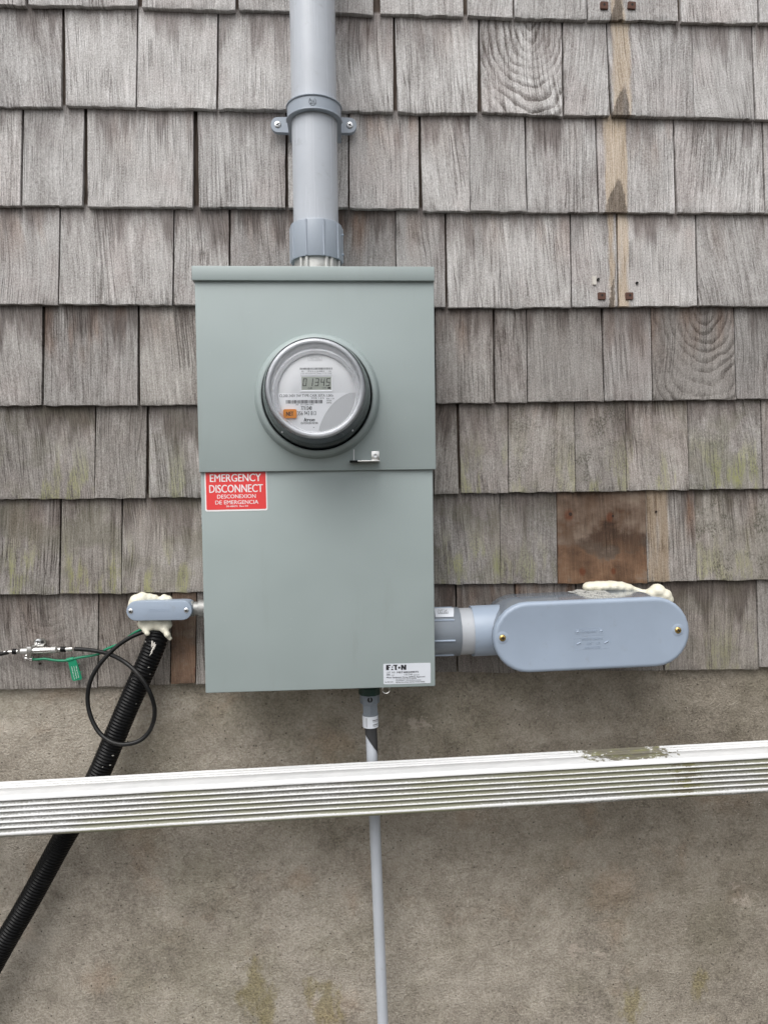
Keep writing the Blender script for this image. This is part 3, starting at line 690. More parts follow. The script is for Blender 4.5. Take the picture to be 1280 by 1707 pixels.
# the maker's mark: E, notched A, T, O as a dot in a ring, N
for q in ([(165, 92), (268, 92), (258, 115), (220, 115), (220, 135), (250, 135), (242, 155), (220, 155), (220, 180), (232, 180), (222, 205), (165, 205)],
          [(278, 180), (318, 180), (318, 205), (268, 205)], [(285, 160), (300, 112), (310, 112), (310, 160)],
          [(318, 92), (418, 92), (400, 115), (388, 140), (388, 170), (400, 205), (352, 205), (352, 118), (318, 118)],
          [(485, 98), (530, 98), (556, 150), (556, 98), (598, 98), (598, 208), (552, 208), (525, 158), (525, 208), (485, 208)]): poly(q)
poly([(447+25*math.cos(a*.4), 158+25*math.sin(a*.4)) for a in range(16)])
for s, y, h, x0, x1, bo in (('CAT. NO.', 272, 34, 170, 365, 0), ('MBT48B200BTS', 277, 40, 398, 858, .00012), ('200', 320, 36, 172, 248, .00005), ('AMP', 326, 20, 275, 340, 0), ('120/240', 327, 34, 550, 730, 0), ('VOLTS AC', 333, 20, 752, 880, .00004),
                            ('Meter Equipment Group (EMEG) Approved', 378, 32, 175, 995, .00006), ('SUITABLE FOR USE AS SERVICE', 412, 20, 370, 815, .00003), ('EQUIPMENT TYPE 3R ENCLOSURE', 446, 20, 375, 912, .00003), ('SEE INSTALLATION INSTRUCTIONS INSIDE', 485, 22, 372, 995, .00005), ('Rev 001 04/20', 472, 22, 140, 310, .00004)):
    text(bm, s, h*u, fr, X_(x0), Y(y), 'LEFT', (x1-x0)*u, bo, dep=.0005)
obj('lettering', bm, 'ink', rl, smooth=False)

# small wire seal ring hanging at the box's foot
p = W(643.5, 1150, .125); bm = nb(); tube(bm, [p+Vector((.0062*math.cos(a*math.pi/12), 0, .0062*math.sin(a*math.pi/12))) for a in range(25)], .0009, 8)
tag(obj('seal_ring', bm, 'steel', loc=p), 'small bright wire ring hanging under the meter box', 'ring')

# ================================================================== electric meter
met = thing('electric_meter', (MX, -.14, MZ), 'round glass-covered electric meter showing 01345 on the meter box', 'meter')
FD = .174                                                     # depth of the dial plate
bm = nb(); lathe(bm, (MX, -.130, MZ), (0, -1, 0), [(.0862, 0), (.0862, .012), (.0852, .016), (.083, .02), (.0805, .028), (.079, .040), (.0775, .0435), (.060, .0435)], 96)
obj('base', bm, 'navy', met)
bm = nb(); lathe(bm, (MX, -.170, MZ), (0, -1, 0), [(.0685, .0), (.0685, .006), (.0675, .0085), (.0655, .009), (.0612, .0068), (.0602, .0045), (.0600, .0)], 96, cap0=False, cap1=False)
obj('bezel', bm, 'bezel', met)
bm = nb(); lathe(bm, (MX, -.160, MZ), (0, -1, 0), [(.0612, 0), (.0612, FD-.160)], 72); face = obj('faceplate', bm, 'face', met)
bm = nb()
lathe(bm, (MX, -.1515, MZ), (0, -1, 0), [(.0855, -.008), (.0852, .004), (.0838, .018), (.0825, .03), (.079, .056), (.0765, .066), (.0762, .070), (.0745, .076), (.0738, .0835), (.0718, .087), (.069, .0882), (.066, .0878), (.0645, .0865), (.063, .0862), (.03, .0875), (.001, .088)], 96, cap0=False)
obj('glass_cover', bm, 'glass', met, angle=50)
bm = nb(); lathe(bm, (MX, -.1515, MZ), (0, -1, 0), [(.0738, .0735), (.0736, .076), (.0728, .0815), (.0708, .0852), (.0682, .0862), (.0662, .0855), (.0652, .083), (.0648, .075), (.0622, .045)], 96, cap0=False, cap1=False)
obj('rim', bm, 'rimmat', met)
for px, py in ((471, 720), (588.5, 718.5)):
    p = W(px, py, .185); dv = Vector((p.x-MX, 0, p.z-MZ)); bm = nb()
    tube(bm, [Vector((MX, -.184, MZ))+dv*(.0805/dv.length), Vector((MX, -.193, MZ))+dv*(.0805/dv.length)], .0012, 8); obj('cover_lug', bm, 'bezel', met)
ff = frame((MX, -FD, MZ)); u = .000191
K = lambda x, y: ((x-622)*u, (620-y)*u)                        # dial measured in an enlarged crop
# display
x0, y0 = K(487, 605); x1, y1 = K(752, 468)
bm = nb(); fr = ff
o_ = [(x0, y0), (x1, y0), (x1, y1), (x0, y1)]; i0, j0 = K(502, 592); i1, j1 = K(742, 486); i_ = [(i0, j0), (i1, j0), (i1, j1), (i0, j1)]
loft(bm, [(o_, .0002), ([(a*1.0, b) for a, b in o_], .0012), (i_, .0004)], fr, (False, False)); obj('display_frame', bm, 'bezel', met, smooth=False)
bm = nb(); flat(bm, i_, fr, .0003); lcd = obj('display', bm, 'lcd', met, smooth=False)
seg = {'0': 'abcdef', '1': 'bc', '3': 'abgcd', '4': 'fgbc', '5': 'afgcd'}
def digit(ch, x, y, w, h, fr, parent):
    bm = nb(); t = w*.25; s = .12
    S = {'a': (0, h-t, w, h), 'g': (0, h/2-t/2, w, h/2+t/2), 'd': (0, 0, w, t), 'f': (0, h/2, t, h), 'b': (w-t, h/2, w, h), 'e': (0, 0, t, h/2), 'c': (w-t, 0, w, h/2)}
    for k in seg[ch]:
        a, b, c, d = S[k]; g_ = w*.035
        flat(bm, [(x+a+g_+s*b, y+b+g_), (x+c-g_+s*b, y+b+g_), (x+c-g_+s*d, y+d-g_), (x+a+g_+s*d, y+d-g_)], fr, .0006)
    obj('digit', bm, 'ink', parent, smooth=False)
for k, ch in enumerate('01345'):
    x, y = K((512, 562, 610, 656, 700)[k]-4, 562); digit(ch, x, y, 32*u, 64*u, fr, lcd)
bm = nb()
x, y = K(552, 585); text(bm, 'CUM', 14*u, fr, x, y, 'LEFT', 34*u, .00005, dep=.0006); x, y = K(668, 581); text(bm, 'kWh', 11*u, fr, x, y, 'LEFT', 34*u, 0, dep=.0006); x, y = K(712, 583); bar(bm, x, x+24*u, y, y+13*u, fr, .0006)
obj('display_symbols', bm, 'ink', lcd, smooth=False)
# printing above the display
bm = nb(); x, y = K(490, 428); rx = random.Random(5)
while x < K(748, 0)[0]:
    wd = rx.uniform(1.5, 5)*u; bar(bm, x, x+wd, y, y+16*u, fr, .0003); x += wd+rx.uniform(1.5, 4)*u
x, y = K(622, 447); text(bm, '0   77112481   0', 11*u, fr, x, y, 'CENTER', 236*u, dep=.0003)
x, y = K(622, 462); text(bm, 'FOR SERVICE USE ONLY TYPE C4SR', 8*u, fr, x, y, 'CENTER', 250*u, dep=.0003)
obj('printing', bm, 'grey_ink', face, smooth=False)
bm = nb(); x, y = K(612, 347); text(bm, 'METRIC', 26*u, fr, x, y, 'CENTER', 90*u, 0, .0002, .0003)
for q in ((555, 352, 668, 355), (555, 315, 668, 318), (555, 315, 558, 355), (665, 315, 668, 355)):
    a, b = K(q[0], q[3]); c, d = K(q[2], q[1]); bar(bm, a, c, b, d, fr, .0006)
obj('embossed_mark', bm, 'face2', face, smooth=False)
# white name plate cut by an arc; darker panel right of the arc
rad = 315; cx_, cy_ = 622, 620
arc = [(888-(888-630)*(t/12.)**1.0*1.0+0, 0) for t in range(13)]
def bez(t): # from (888,615) curving to (630,917)
    p0, p1, p2 = (888, 616), (700, 690), (632, 918); return tuple((1-t)**2*p0[i]+2*t*(1-t)*p1[i]+t*t*p2[i] for i in (0, 1))
ar = [bez(t/14) for t in range(15)]
def circ(a): return (cx_+rad*math.cos(a), cy_+rad*math.sin(a))
a0 = math.atan2(918-cy_, 632-cx_); left = [circ(a0+(math.pi-a0)*t/24) for t in range(1, 24)]
bm = nb(); flat(bm, [K(*p) for p in ([(309, 616)]+left[::-1]+ar[::-1])], fr, .0004); plate = obj('name_plate', bm, 'meter_label', met, smooth=False)
a1 = math.atan2(616-cy_, 888-cx_); right = [circ(a1+(a0-a1)*t/24) for t in range(0, 25)]
bm = nb(); flat(bm, [K(*p) for p in ar[:-1]+[(636, 918)]+right[::-1][1:]], fr, .0002); obj('side_panel', bm, 'face2', met, smooth=False)
bm = nb()
for s, y, h, x0, x1, bo in (('CL200 240V 3W TYPE C4SR 30TA 1.0Kh', 648, 22, 322, 755, 0), ('FOR 1.0 S', 664, 12, 580, 680, 0), ('Kh 1.0', 668, 11, 702, 762, 0), ('FM2S', 684, 11, 702, 742, 0), ('60Hz', 702, 13, 702, 742, 0), ('-KF  7711240 UFT', 716, 12, 448, 598, 0),
                            ('7711240', 754, 32, 494, 580, .00012), ('356 943 813', 796, 34, 466, 614, .00003), ('OUTDOOR METER', 868, 16, 490, 628, .00006), ('R', 900, 9, 590, 600, 0)):
    x, yy = K(x0, y); text(bm, s, h*u, fr, x, yy, 'LEFT', (x1-x0)*u, bo, dep=.0006)
x, yy = K(516, 846); text(bm, 'Itron', 30*u, fr, x, yy, 'LEFT', 86*u, .0003, dep=.0006, shear=.25)
obj('lettering', bm, 'ink', plate, smooth=False)
bm = nb(); x, y = K(374, 701); rx = random.Random(9)
while x < K(668, 0)[0]:
    wd = rx.choice((2.5, 4, 6))*u; bar(bm, x, x+wd, y, y+28*u, fr, .0006); x += wd+rx.choice((2.5, 4, 5))*u
obj('barcode', bm, 'ink', plate, smooth=False)
# orange NET sticker
n0 = W(400+355/4.923, 530+748/4.923, FD+.004); n1 = W(400+465/4.923, 530+821/4.923, FD+.004)
fr = frame((n0+n1)/2); bm = nb(); loft(bm, [(rrect(n1.x-n0.x, n0.z-n1.z, .0025), -.003), (rrect(n1.x-n0.x, n0.z-n1.z, .0025), .0003)], fr); ns = obj('net_sticker', bm, 'orange', met, smooth=False)
bm = nb(); text(bm, 'NET', .0066, fr, 0, -.0033, 'CENTER', .0108, .0002, dep=.0006); obj('lettering', bm, 'ink', ns, smooth=False)

# ================================================================== riser conduit
PD = .075                                                     # conduit axis distance from the wall
pc_ = (W(487, 300, PD).x+W(564, 300, PD).x)/2; pr = (W(564, 300, PD).x-W(487, 300, PD).x)/2-.0008
zc0, zc1 = W(528, 424, .12).z, W(528, 362, .12).z
rz = thing('riser_conduit', (pc_, -PD, ztopb), 'wide grey plastic conduit rising from the top of the meter box', 'conduit')
bm = nb(); lathe(bm, (pc_, -PD, zc0+.006), (0, 0, 1), [(pr, 0), (pr, .3), (pr, .9), (pr, 1.0)], 64); obj('pipe', bm, 'pvc_pipe', rz)
cr = pr*1.155
bm = nb(); hh = zc1-zc0; lathe(bm, (pc_, -PD, zc0), (0, 0, 1), [(pr*1.0, .002), (cr*.985, 0), (cr, .0015), (cr, hh-.002), (cr*.985, hh), (pr+.0005, hh)], 64, cap0=False, cap1=False)
cp = obj('coupling', bm, 'pvc_fit', rz)
for a in range(-170, 180, 38):
    th = R(a-90-2); x, y = pc_+cr*math.cos(th), -PD+cr*math.sin(th); bm = nb()
    tube(bm, [(x, y, zc0+.001), (x, y, zc1-.001)], .0016, 8); obj('rib', bm, 'pvc_fit', cp)
for k in (.2, .75):
    bm = nb(); lathe(bm, (pc_+cr-.001, -PD-.008, zc0+hh*k), (1, -.1, 0), [(.0022, 0), (.0018, .003), (.0006, .0035)], 10); obj('nub', bm, 'pvc', cp)
bm = nb(); lathe(bm, (pc_, -PD, ztopb-.001), (0, 0, 1), [(pr*1.06, 0), (pr*1.06, .008), (pr*1.0, .01), (pr*1.0, zc0-ztopb+.004)], 64)
hub = obj('hub', bm, 'hub', rz)
for a in (-128, -112, -64, -50, -20, 20, 160):
    th = R(a); x, y = pc_+pr*1.03*math.cos(th), -PD+pr*1.03*math.sin(th); bm = nb()
    tube(bm, [(x, y, ztopb), (x, y, zc0)], .0032, 8); obj('rib', bm, 'hub', hub)
# strap
sz0, sz1 = W(525, 181, .12).z, W(525, 155, .12).z
e1, e2 = W(463, 207, .012), W(583, 208, .012); ze = (e1.z+e2.z)/2
stp = thing('pipe_strap', (pc_, 0, ze), 'grey plastic two-hole strap holding the wide conduit to the shingles', 'pipe strap')
bm = nb(); ro, ri = pr*1.19, pr*1.01; prof = []
for i in range(33): a = math.pi*i/32; prof.append((ro*math.cos(a), ro*math.sin(a)))
inn = [(ri*math.cos(math.pi*i/32), ri*math.sin(math.pi*i/32)) for i in range(32, -1, -1)]
pts = [(ro, -PD+.006)]+prof+[(-ro, -PD+.006), (-ri, -PD+.006)]+inn+[(ri, -PD+.006)]
ring = [[bm.verts.new((pc_+x, -PD-y, z)) for x, y in pts] for z in (sz0, sz0+.0015, sz1-.0015, sz1)]
for p, q in zip(ring, ring[1:]):
    for i in range(len(pts)): bm.faces.new((p[i], p[(i+1) % len(pts)], q[(i+1) % len(pts)], q[i]))
for rg, rev in ((ring[0], 1), (ring[-1], 0)):
    m = len(pts)//2
    for i in range(m-1 if len(pts) % 2 else m-1):
        f = (rg[i], rg[i+1], rg[len(pts)-2-i], rg[len(pts)-1-i]); bm.faces.new(f[::-1] if rev else f)
# raised lips on both rims
for z in (sz0+.0014, sz1-.0014): tube(bm, [(pc_+(ro+.0004)*math.cos(math.pi*i/32), -PD-(ro+.0004)*math.sin(math.pi*i/32), z) for i in range(33)], .0016, 8)
bd = obj('band', bm, 'pvc_fit', stp)
bm = nb(); f2 = frame((pc_-.001, -PD-ro, (sz0+sz1)/2)); tube(bm, [f2[0]+f2[1]*(.0055*math.cos(R(a)))+f2[2]*(.0062*math.sin(R(a)))+f2[3]*.0002 for a in range(-230, 51, 14)], .00045, 6)
text(bm, '2½', .0065, f2, 0, -.0034, 'CENTER', .007, 0, .0003, .0004); obj('embossed_mark', bm, 'pvc_dark', bd)
for e, sgn in ((e1, -1), (e2, 1)):
    bm = nb(); c = Vector((e.x, -.004, e.z)); r_ = .0135; xe = pc_+sgn*(ri+.001)
    pts2 = [(sgn*r_*.9*math.cos(R(a)), r_*math.sin(R(a))) for a in range(-90, 91, 10)]+[((xe-e.x), r_*1.05), ((xe-e.x), -r_*1.05)]
    if sgn < 0: pts2 = pts2[::-1]
    loft(bm, [(pts2, 0), (pts2, .007), ([(x*.96, y*.95) for x, y in pts2], .008)], frame(c)); obj('ear', bm, 'pvc_fit', stp)
    screw('screw', stp, c+Vector((0, -.008, 0)), .0058, 'zinc', dome=.3)

# ================================================================== right-hand conduit body
lb0, lb1 = W(839, 1065, .137), W(1133, 1052, .137); lc = (lb0+lb1)/2; rot = math.atan2(lb1.z-lb0.z, lb1.x-lb0.x)
LL = (W(1150, 1050, .13).x-W(823, 1065, .13).x); LH = W(980, 1000.5, .13).z-W(985, 1117.5, .13).z
fr = frame((lc.x, 0, lc.z), rot)
lcz = W(985, 1059, .13).z; fr = frame(((W(1150, 1050, .13).x+W(823, 1065, .13).x)/2, 0, lcz), rot)
lbt = thing('conduit_body', fr[0], 'large rounded grey plastic conduit body to the right of the meter box', 'conduit body')
bm = nb(); S = lambda i, d: (stadium(LL, LH, i), d)
loft(bm, [S(.014, .010), S(.006, .012), S(.002, .018), S(.0012, .06), S(.0008, .118)], fr); obj('body', bm, 'pvc_gloss', lbt)
bm = nb(); loft(bm, [S(.0015, .1182), S(0, .1195), S(0, .125), S(.0008, .1278), S(.003, .1298), S(.006, .1303), S(.0075, .1301)], fr); cv = obj('cover', bm, 'pvc', lbt)
for b, c in ((lb0, 1), (lb1, 1)):
    bm = nb(); p = Vector((b.x, -.130, b.z)); lathe(bm, p, (0, -1, 0), [(.011, 0), (.009, .0006), (.0066, .0008)], 24); obj('screw_boss', bm, 'pvc', cv)
    screw('screw', cv, p+Vector((0, -.0006, 0)), .0055, 'brass', dome=.45)
bm = nb(); u = 1/9.143/1052; p = W(983, 1062, .1305); f2 = frame(Vector((p.x, -.1301, p.z)), rot)
K = lambda x, y: ((x-580)*u, (300-y)*u)
x, y = K(575, 228); text(bm, 'Scepter', 52*u, f2, x, y, 'CENTER', 265*u, .00012, .0003, .0002, shear=.15)
x, y = K(622, 352); text(bm, 'MADE IN CANADA', 34*u, f2, x, y, 'CENTER', 345*u, 0, .0003, .0002)
x, y = K(580, 420); text(bm, '2½"', 38*u, f2, x, y, 'CENTER', 100*u, 0, .0003, .0002); x, y = K(712, 420); text(bm, 'LB', 38*u, f2, x, y, 'CENTER', 60*u, 0, .0003, .0002)
x, y = K(622, 488); text(bm, 'NO. 013702', 34*u, f2, x, y, 'CENTER', 250*u, 0, .0003, .0002)
o_, ux, uy, un = f2
def line(a, b, r=.00022): tube(bm, [o_+ux*K(*a)[0]+uy*K(*a)[1], o_+ux*K(*b)[0]+uy*K(*b)[1]], r, 6)
for a, b in (((330, 312), (910, 312)), ((330, 312), (330, 490)), ((345, 497), (910, 497)), ((910, 312), (910, 440)), ((385, 275), (800, 275)), ((385, 160), (770, 160))): line(a, b)
for x in (383, 770):
    q = K(x, 212); lathe(bm, o_+ux*q[0]+uy*q[1], (0, -1, 0), [(.0042, 0), (.004, .0005), (.0026, .0002), (.0018, .0009), (.0004, .0012)], 16)
for x in (397, 850):
    q = K(x, 398); tube(bm, [o_+ux*(q[0]-.0032)+uy*(q[1]-.0015), o_+ux*(q[0]+.0032)+uy*(q[1]+.0015)], .0011, 8)
obj('embossed_lettering', bm, 'pvc', cv)
# hub and adapter running to the box
HD = .066; zc = (W(800, 1010, HD).z+W(800, 1093, HD).z)/2; hr = (W(800, 1010, HD).z-W(800, 1093, HD).z)/2
xa = lx1-.004; xh0, xh1 = W(785, 1052, HD).x, W(835, 1052, HD).x
zr = zc-.0
bm = nb(); lathe(bm, (xh0, -HD, zc), (1, 0, .02), [(hr*.93, .001), (hr*.99, 0), (hr, .0015), (hr, xh1-xh0+.02)], 56, cap1=False); obj('hub', bm, 'pvc', lbt)
ad = thing('terminal_adapter', (xa, -HD, zc), 'grey plastic conduit adapter joining the meter box to the large conduit body', 'conduit fitting')
x1 = W(764, 1052, HD).x; ar_ = hr*.965
bm = nb(); lathe(bm, (xa, -HD, zc), (1, 0, 0), [(ar_*.9, 0), (ar_, .001), (ar_, x1-xa-.001), (ar_*.985, x1-xa)], 56); ab = obj('body', bm, 'pvc_dark', ad)
bm = nb(); lathe(bm, (x1, -HD, zc), (1, 0, .005), [(ar_*.955, -.002), (ar_*.955, xh0-x1+.004)], 56); obj('pipe_stub', bm, 'pvc_white', ad)
for a in (4, 52, -44, 100, -92, 148, -140, 196):
    th = R(a); y, z = -HD-ar_*math.cos(th), zc-.014+ar_*math.sin(th)+.014*(1-math.cos(R(a-4)))*.0
    z = zc+ar_*math.sin(R(a-14)); y = -HD-ar_*math.cos(R(a-14)); bm = nb()
    tube(bm, [(xa, y, z), (x1-.012, y, z)], .0018, 8); obj('rib', bm, 'pvc', ab)
# paper label on the shoulder of the adapter
bm = nb(); n = 8; g0, g1 = W(722, 1018, HD).x, W(757, 1018, HD).x
for i in range(n):
    t0, t1 = R(46+34*i/n), R(46+34*(i+1)/n); r_ = ar_+.0012
    q = lambda x, t: bm.verts.new((x, -HD-r_*math.cos(t), zc+r_*math.sin(t)))
    sh_ = .004*(i/n); bm.faces.new([q(g0, t0), q(g1-.006+sh_, t0), q(g1-.006+sh_+.0008, t1), q(g0, t1)])
r_ = ar_+.0012; g0 += .0035
plab = obj('paper_label', bm, 'white_label', ab)
bm = nb(); rx = random.Random(3)
for k in range(16):
    xx = g0+.002+k*.0011; t0, t1 = R(55), R(55+rx.choice((10, 14, 16)))
    q = lambda x, t: bm.verts.new((x, -HD-(r_+.0003)*math.cos(t), zc+(r_+.0003)*math.sin(t)))
    bm.faces.new([q(xx, t0), q(xx+.0005, t0), q(xx+.0005, t1), q(xx, t1)])
obj('barcode', bm, 'ink', plab, smooth=False)

# ------------------------------------------------------------------ foam
def blob(name, spheres, label, mat='foam', voxel=.0022, loc=None, amp=.0012, cat='foam', group=None):
    bm = nb()
    for s in spheres:
        p, r = Vector(s[0]), s[1]; sc = s[2] if len(s) > 2 else (1, 1, 1)
        t = bmesh.new(); bmesh.ops.create_icosphere(t, subdivisions=3, radius=r); merge(bm, t, Matrix.Translation(p) @ Matrix.Diagonal((*sc, 1)))
    me = bpy.data.meshes.new('tmp'); bm.to_mesh(me); bm.free(); ob = bpy.data.objects.new('tmp', me); C.objects.link(ob)
    m = ob.modifiers.new('r', 'REMESH'); m.mode = 'VOXEL'; m.voxel_size = voxel
    m = ob.modifiers.new('s', 'SMOOTH'); m.iterations = 5; m.factor = .5
    dg = bpy.context.evaluated_depsgraph_get(); me2 = bpy.data.meshes.new_from_object(ob.evaluated_get(dg)); bpy.data.objects.remove(ob)
    for v in me2.vertices:
        n = mnoise.fractal(v.co*70, 1, 2, 3); v.co += v.normal*n*amp
    b2 = nb(); b2.from_mesh(me2); bpy.data.meshes.remove(me2)
    o = obj(name, b2, mat, loc=spheres[0][0], angle=180); return tag(o, label, cat, group)
L = []
for x, y, r, d in ((984, 978, .008, .012), (996, 977.5, .0088, .012), (1008, 977, .009, .012), (1020, 977, .009, .012), (1032, 978, .0085, .012), (1044, 980, .007, .014), (1054, 982, .006, .014), (1064, 985, .0055, .016), (1074, 988, .0065, .02)): L.append((W(x, y, d), r*(1.15 if x < 1045 else 1), (1.7, 1.7, .95)))
for x, y, r, d in ((1086, 990, .011, .03), (1096, 985, .013, .032), (1106, 992, .0125, .034), (1112, 1000, .010, .034), (1098, 997, .013, .03)): L.append((W(x, y, d), r, (1.1, 1.2, 1)))
blob('spray_foam', L, 'cream foam bead squeezed out behind the top of the large conduit body')

bm = nb(); rx = random.Random(21); o_, ux, uy, un = fr; q0 = W(1010, 990, .08)
xa_ = (W(1008, 1001, .12)-o_).dot(ux); pts = []
for i in range(40):
    t = 2*math.pi*i/40; k_ = 1+.22*mnoise.noise((math.cos(t)*3, math.sin(t)*3, 1.7))+.12*mnoise.noise((math.cos(t)*9, math.sin(t)*9, 4.7))
    pts.append((.031*math.copysign(abs(math.cos(t))**.6, math.cos(t))*k_, .062+.05*math.copysign(abs(math.sin(t))**.6, math.sin(t))*k_))
top = LH/2-.0012
vs = [[bm.verts.new(o_+ux*(xa_+x)+uy*(top+h)+un*min(y, .1185)) for x, y in pts] for h in (.0003, .0009)]
bm.faces.new(vs[1]); bm.faces.new(vs[0][::-1])
for i in range(40): bm.faces.new((vs[0][i], vs[0][(i+1) % 40], vs[1][(i+1) % 40], vs[1][i]))
tag(obj('foam_smear', bm, 'smear', loc=o_), 'thin whitish foam smear on top of the large conduit body', 'foam')

# ================================================================== small conduit body on the left
sb0, sb1 = W(217, 1019.5, .062), W(310, 1018, .062); rot = math.atan2(sb1.z-sb0.z, sb1.x-sb0.x)
LL = W(320, 1018, .06).x-W(210, 1019, .06).x; LH = W(265, 1002, .06).z-W(265, 1035, .06).z
fr = frame(((W(320, 1018, .06).x+W(210, 1019, .06).x)/2, 0, W(265, 1018.5, .06).z), rot)
sm = thing('small_conduit_body', fr[0], 'small grey conduit body with two screws, left of the meter box', 'conduit body')
S = lambda i, d, s=0: ([(x+s, y) for x, y in stadium(LL, LH, i)], d)
bm = nb(); loft(bm, [S(.006, .018, .003), S(.003, .022, .003), S(.0015, .030, .003), S(.0012, .0525, .001)], fr); obj('body', bm, 'pvc', sm)
bm = nb(); loft(bm, [S(.0006, .053), S(0, .0538), S(0, .0572), S(.0008, .0588), S(.002, .0592)], fr); cv = obj('cover', bm, 'pvc', sm)
for b in (sb0, sb1): screw('screw', cv, (b.x, -.0592, b.z), .0042, 'zinc', dome=.35)
bm = nb(); text(bm, 'CARLON', .0048, (fr[0]+fr[3]*.0592, fr[1], fr[2], fr[3]), 0, -.0012, 'CENTER', .032, 0, .0002, .0001); obj('embossed_lettering', bm, 'pvc', cv)
zn = W(328, 1015, .04).z; xn0 = W(314, 1015, .04).x
bm = nb(); lathe(bm, (xn0, -.038, zn), (1, 0, 0), [(.0125, 0), (.0135, .002), (.0135, .009), (.012, .010), (.012, .0105), (.0115, lx0-xn0+.006)], 32); obj('threaded_nipple', bm, 'nip', sm)
bm = nb(); xk = W(331, 1015, .04).x; lathe(bm, (xk, -.038, zn), (1, 0, 0), [(.0125, 0), (.0155, .0008), (.0155, lx0-xk-.0005+.003), (.0125, lx0-xk+.003)], 12); obj('locknut', bm, 'nip', sm)
L = []
for x, y, r, d in ((227, 1002, .012, .026), (237, 998, .0115, .028), (222, 1009, .0095, .028), (250, 997, .0085, .026), (258, 997.5, .007, .026), (274, 999, .0085, .026), (281, 1000, .0075, .026), (240, 1010, .014, .025), (270, 1012, .014, .025)): L.append((W(x, y, d), r))
for x, y, r, d in ((240, 1040, .011, .036), (252, 1042, .012, .036), (265, 1041, .012, .036), (278, 1041, .010, .036), (243, 1050, .0065, .044), (246, 1056, .0045, .05), (274, 1050, .0075, .044), (279, 1058, .0062, .048), (283, 1064, .0045, .046), (258, 1026, .016, .03)): L.append((W(x, y, d), r))
blob('spray_foam', L, 'cream foam lumps bulging round the small conduit body and corrugated tube')

# ================================================================== corrugated tube
cpts = [W(264, 1052, .030), W(258, 1075, .034), W(240, 1118, .036), W(208, 1190, .036), W(165, 1290, .035), (W(128, 1360, .035)), W(98, 1412, .036), W(50, 1500, .037), W(-2, 1590, .038), W(-60, 1700, .036), W(-100, 1800, .034)]
last = cpts[-1].copy(); cpts.append(Vector((last.x-.05, last.y, last.z-.25))); cpts.append(Vector((last.x-.06, last.y, -.02)))
sp = spline(cpts, 60); dist = [0]
for a, b in zip(sp, sp[1:]): dist.append(dist[-1]+(b-a).length)
pts, rad, cuts = [], [], []
pitch = .0056; n = int(dist[-1]/pitch*6); j = 0
for i in range(n+1):
    s = dist[-1]*i/n
    while j < len(dist)-2 and dist[j+1] < s: j += 1
    t = (s-dist[j])/max(1e-9, dist[j+1]-dist[j]); pts.append(sp[j].lerp(sp[j+1], t))
    ph = i % 6; rad.append(.0193-(.0021 if ph in (0,) else .0016 if ph in (1, 5) else .0001 if ph in (2, 4) else 0))
bm = nb(); tube(bm, pts, rad, 32)
ct = obj('corrugated_tube', bm, 'black', loc=cpts[0], angle=75); tag(ct, 'black corrugated plastic tube slanting down the concrete wall', 'tube')
for f in range(0):
    pass
# bits of dried foam stuck to the tube
rx = random.Random(4)
for k in range(8):
    i = int(n*rx.uniform(.005, .20)); p = pts[i]; th = rx.uniform(-1.0, 1.0)
    ax = (pts[i+1]-pts[i]).normalized(); sd_ = ax.cross(Vector((0, -1, 0))).normalized(); nrm = (Vector((0, -1, 0))*math.cos(th)+sd_*math.sin(th)).normalized()
    bm = nb(); bmesh.ops.create_icosphere(bm, subdivisions=2, radius=1); r_ = rx.uniform(.0006, .0014)
    for v in bm.verts: v.co = p+nrm*.0190+Vector((v.co.x*r_*rx.uniform(1, 1.8), v.co.y*r_*.5, v.co.z*r_))
    obj('foam_crumb', bm, 'crumb', ct)
bm = nb(); ax = (pts[40]-pts[0]).normalized(); p0 = pts[14]+Vector((0, -.0197, 0))
for a, b, r_ in ((0, .012, .0012), (.006, .02, .0015), (.003, .010, .0011), (.016, .026, .0009)):
    o1 = Vector((rx.uniform(-.006, .006), 0, 0)); tube(bm, [p0+ax*a+o1, p0+ax*(a+b)/2+o1*.6+Vector((.001, -.0005, 0)), p0+ax*b+o1*.2], [r_, r_*1.4, r_*.4], 6)
obj('foam_string', bm, 'rag', ct)

# ================================================================== cable, ground block, green wire, tag
gd = .013
bp = lambda x, y: W(x, y, gd)
cab = [W(125, 1082, gd), W(150, 1084, gd+.006), W(180, 1090, .03), W(208, 1104, .052), W(232, 1126, .064), W(250, 1155, .066), W(258, 1186, .062), W(252, 1214, .06), W(236, 1233, .062), W(212, 1241, .066), W(188, 1238, .066), W(166, 1222, .058), W(151, 1194, .05), W(146, 1165, .045), (W(151, 1135, .042)), W(166, 1108, .038), W(190, 1082, .034), W(215, 1064, .032), W(238, 1054, .03), W(256, 1046, .026)]
bm = nb(); tube(bm, spline(cab, 10), .0037, 14); tag(obj('looped_cable', bm, 'cable', loc=cab[0]), 'black coaxial cable curling in a loop over the corrugated tube', 'cable')
cab = [W(-220, 1125, .02), W(-120, 1115, .02), W(-60, 1100, .016), W(-20, 1092, gd), W(0, 1090.5, gd), W(14, 1087.5, gd)]
bm = nb(); tube(bm, spline(cab, 8), .0036, 14); tag(obj('incoming_cable', bm, 'cable', loc=cab[-1]), 'black coaxial cable entering the ground block from the left edge', 'cable')
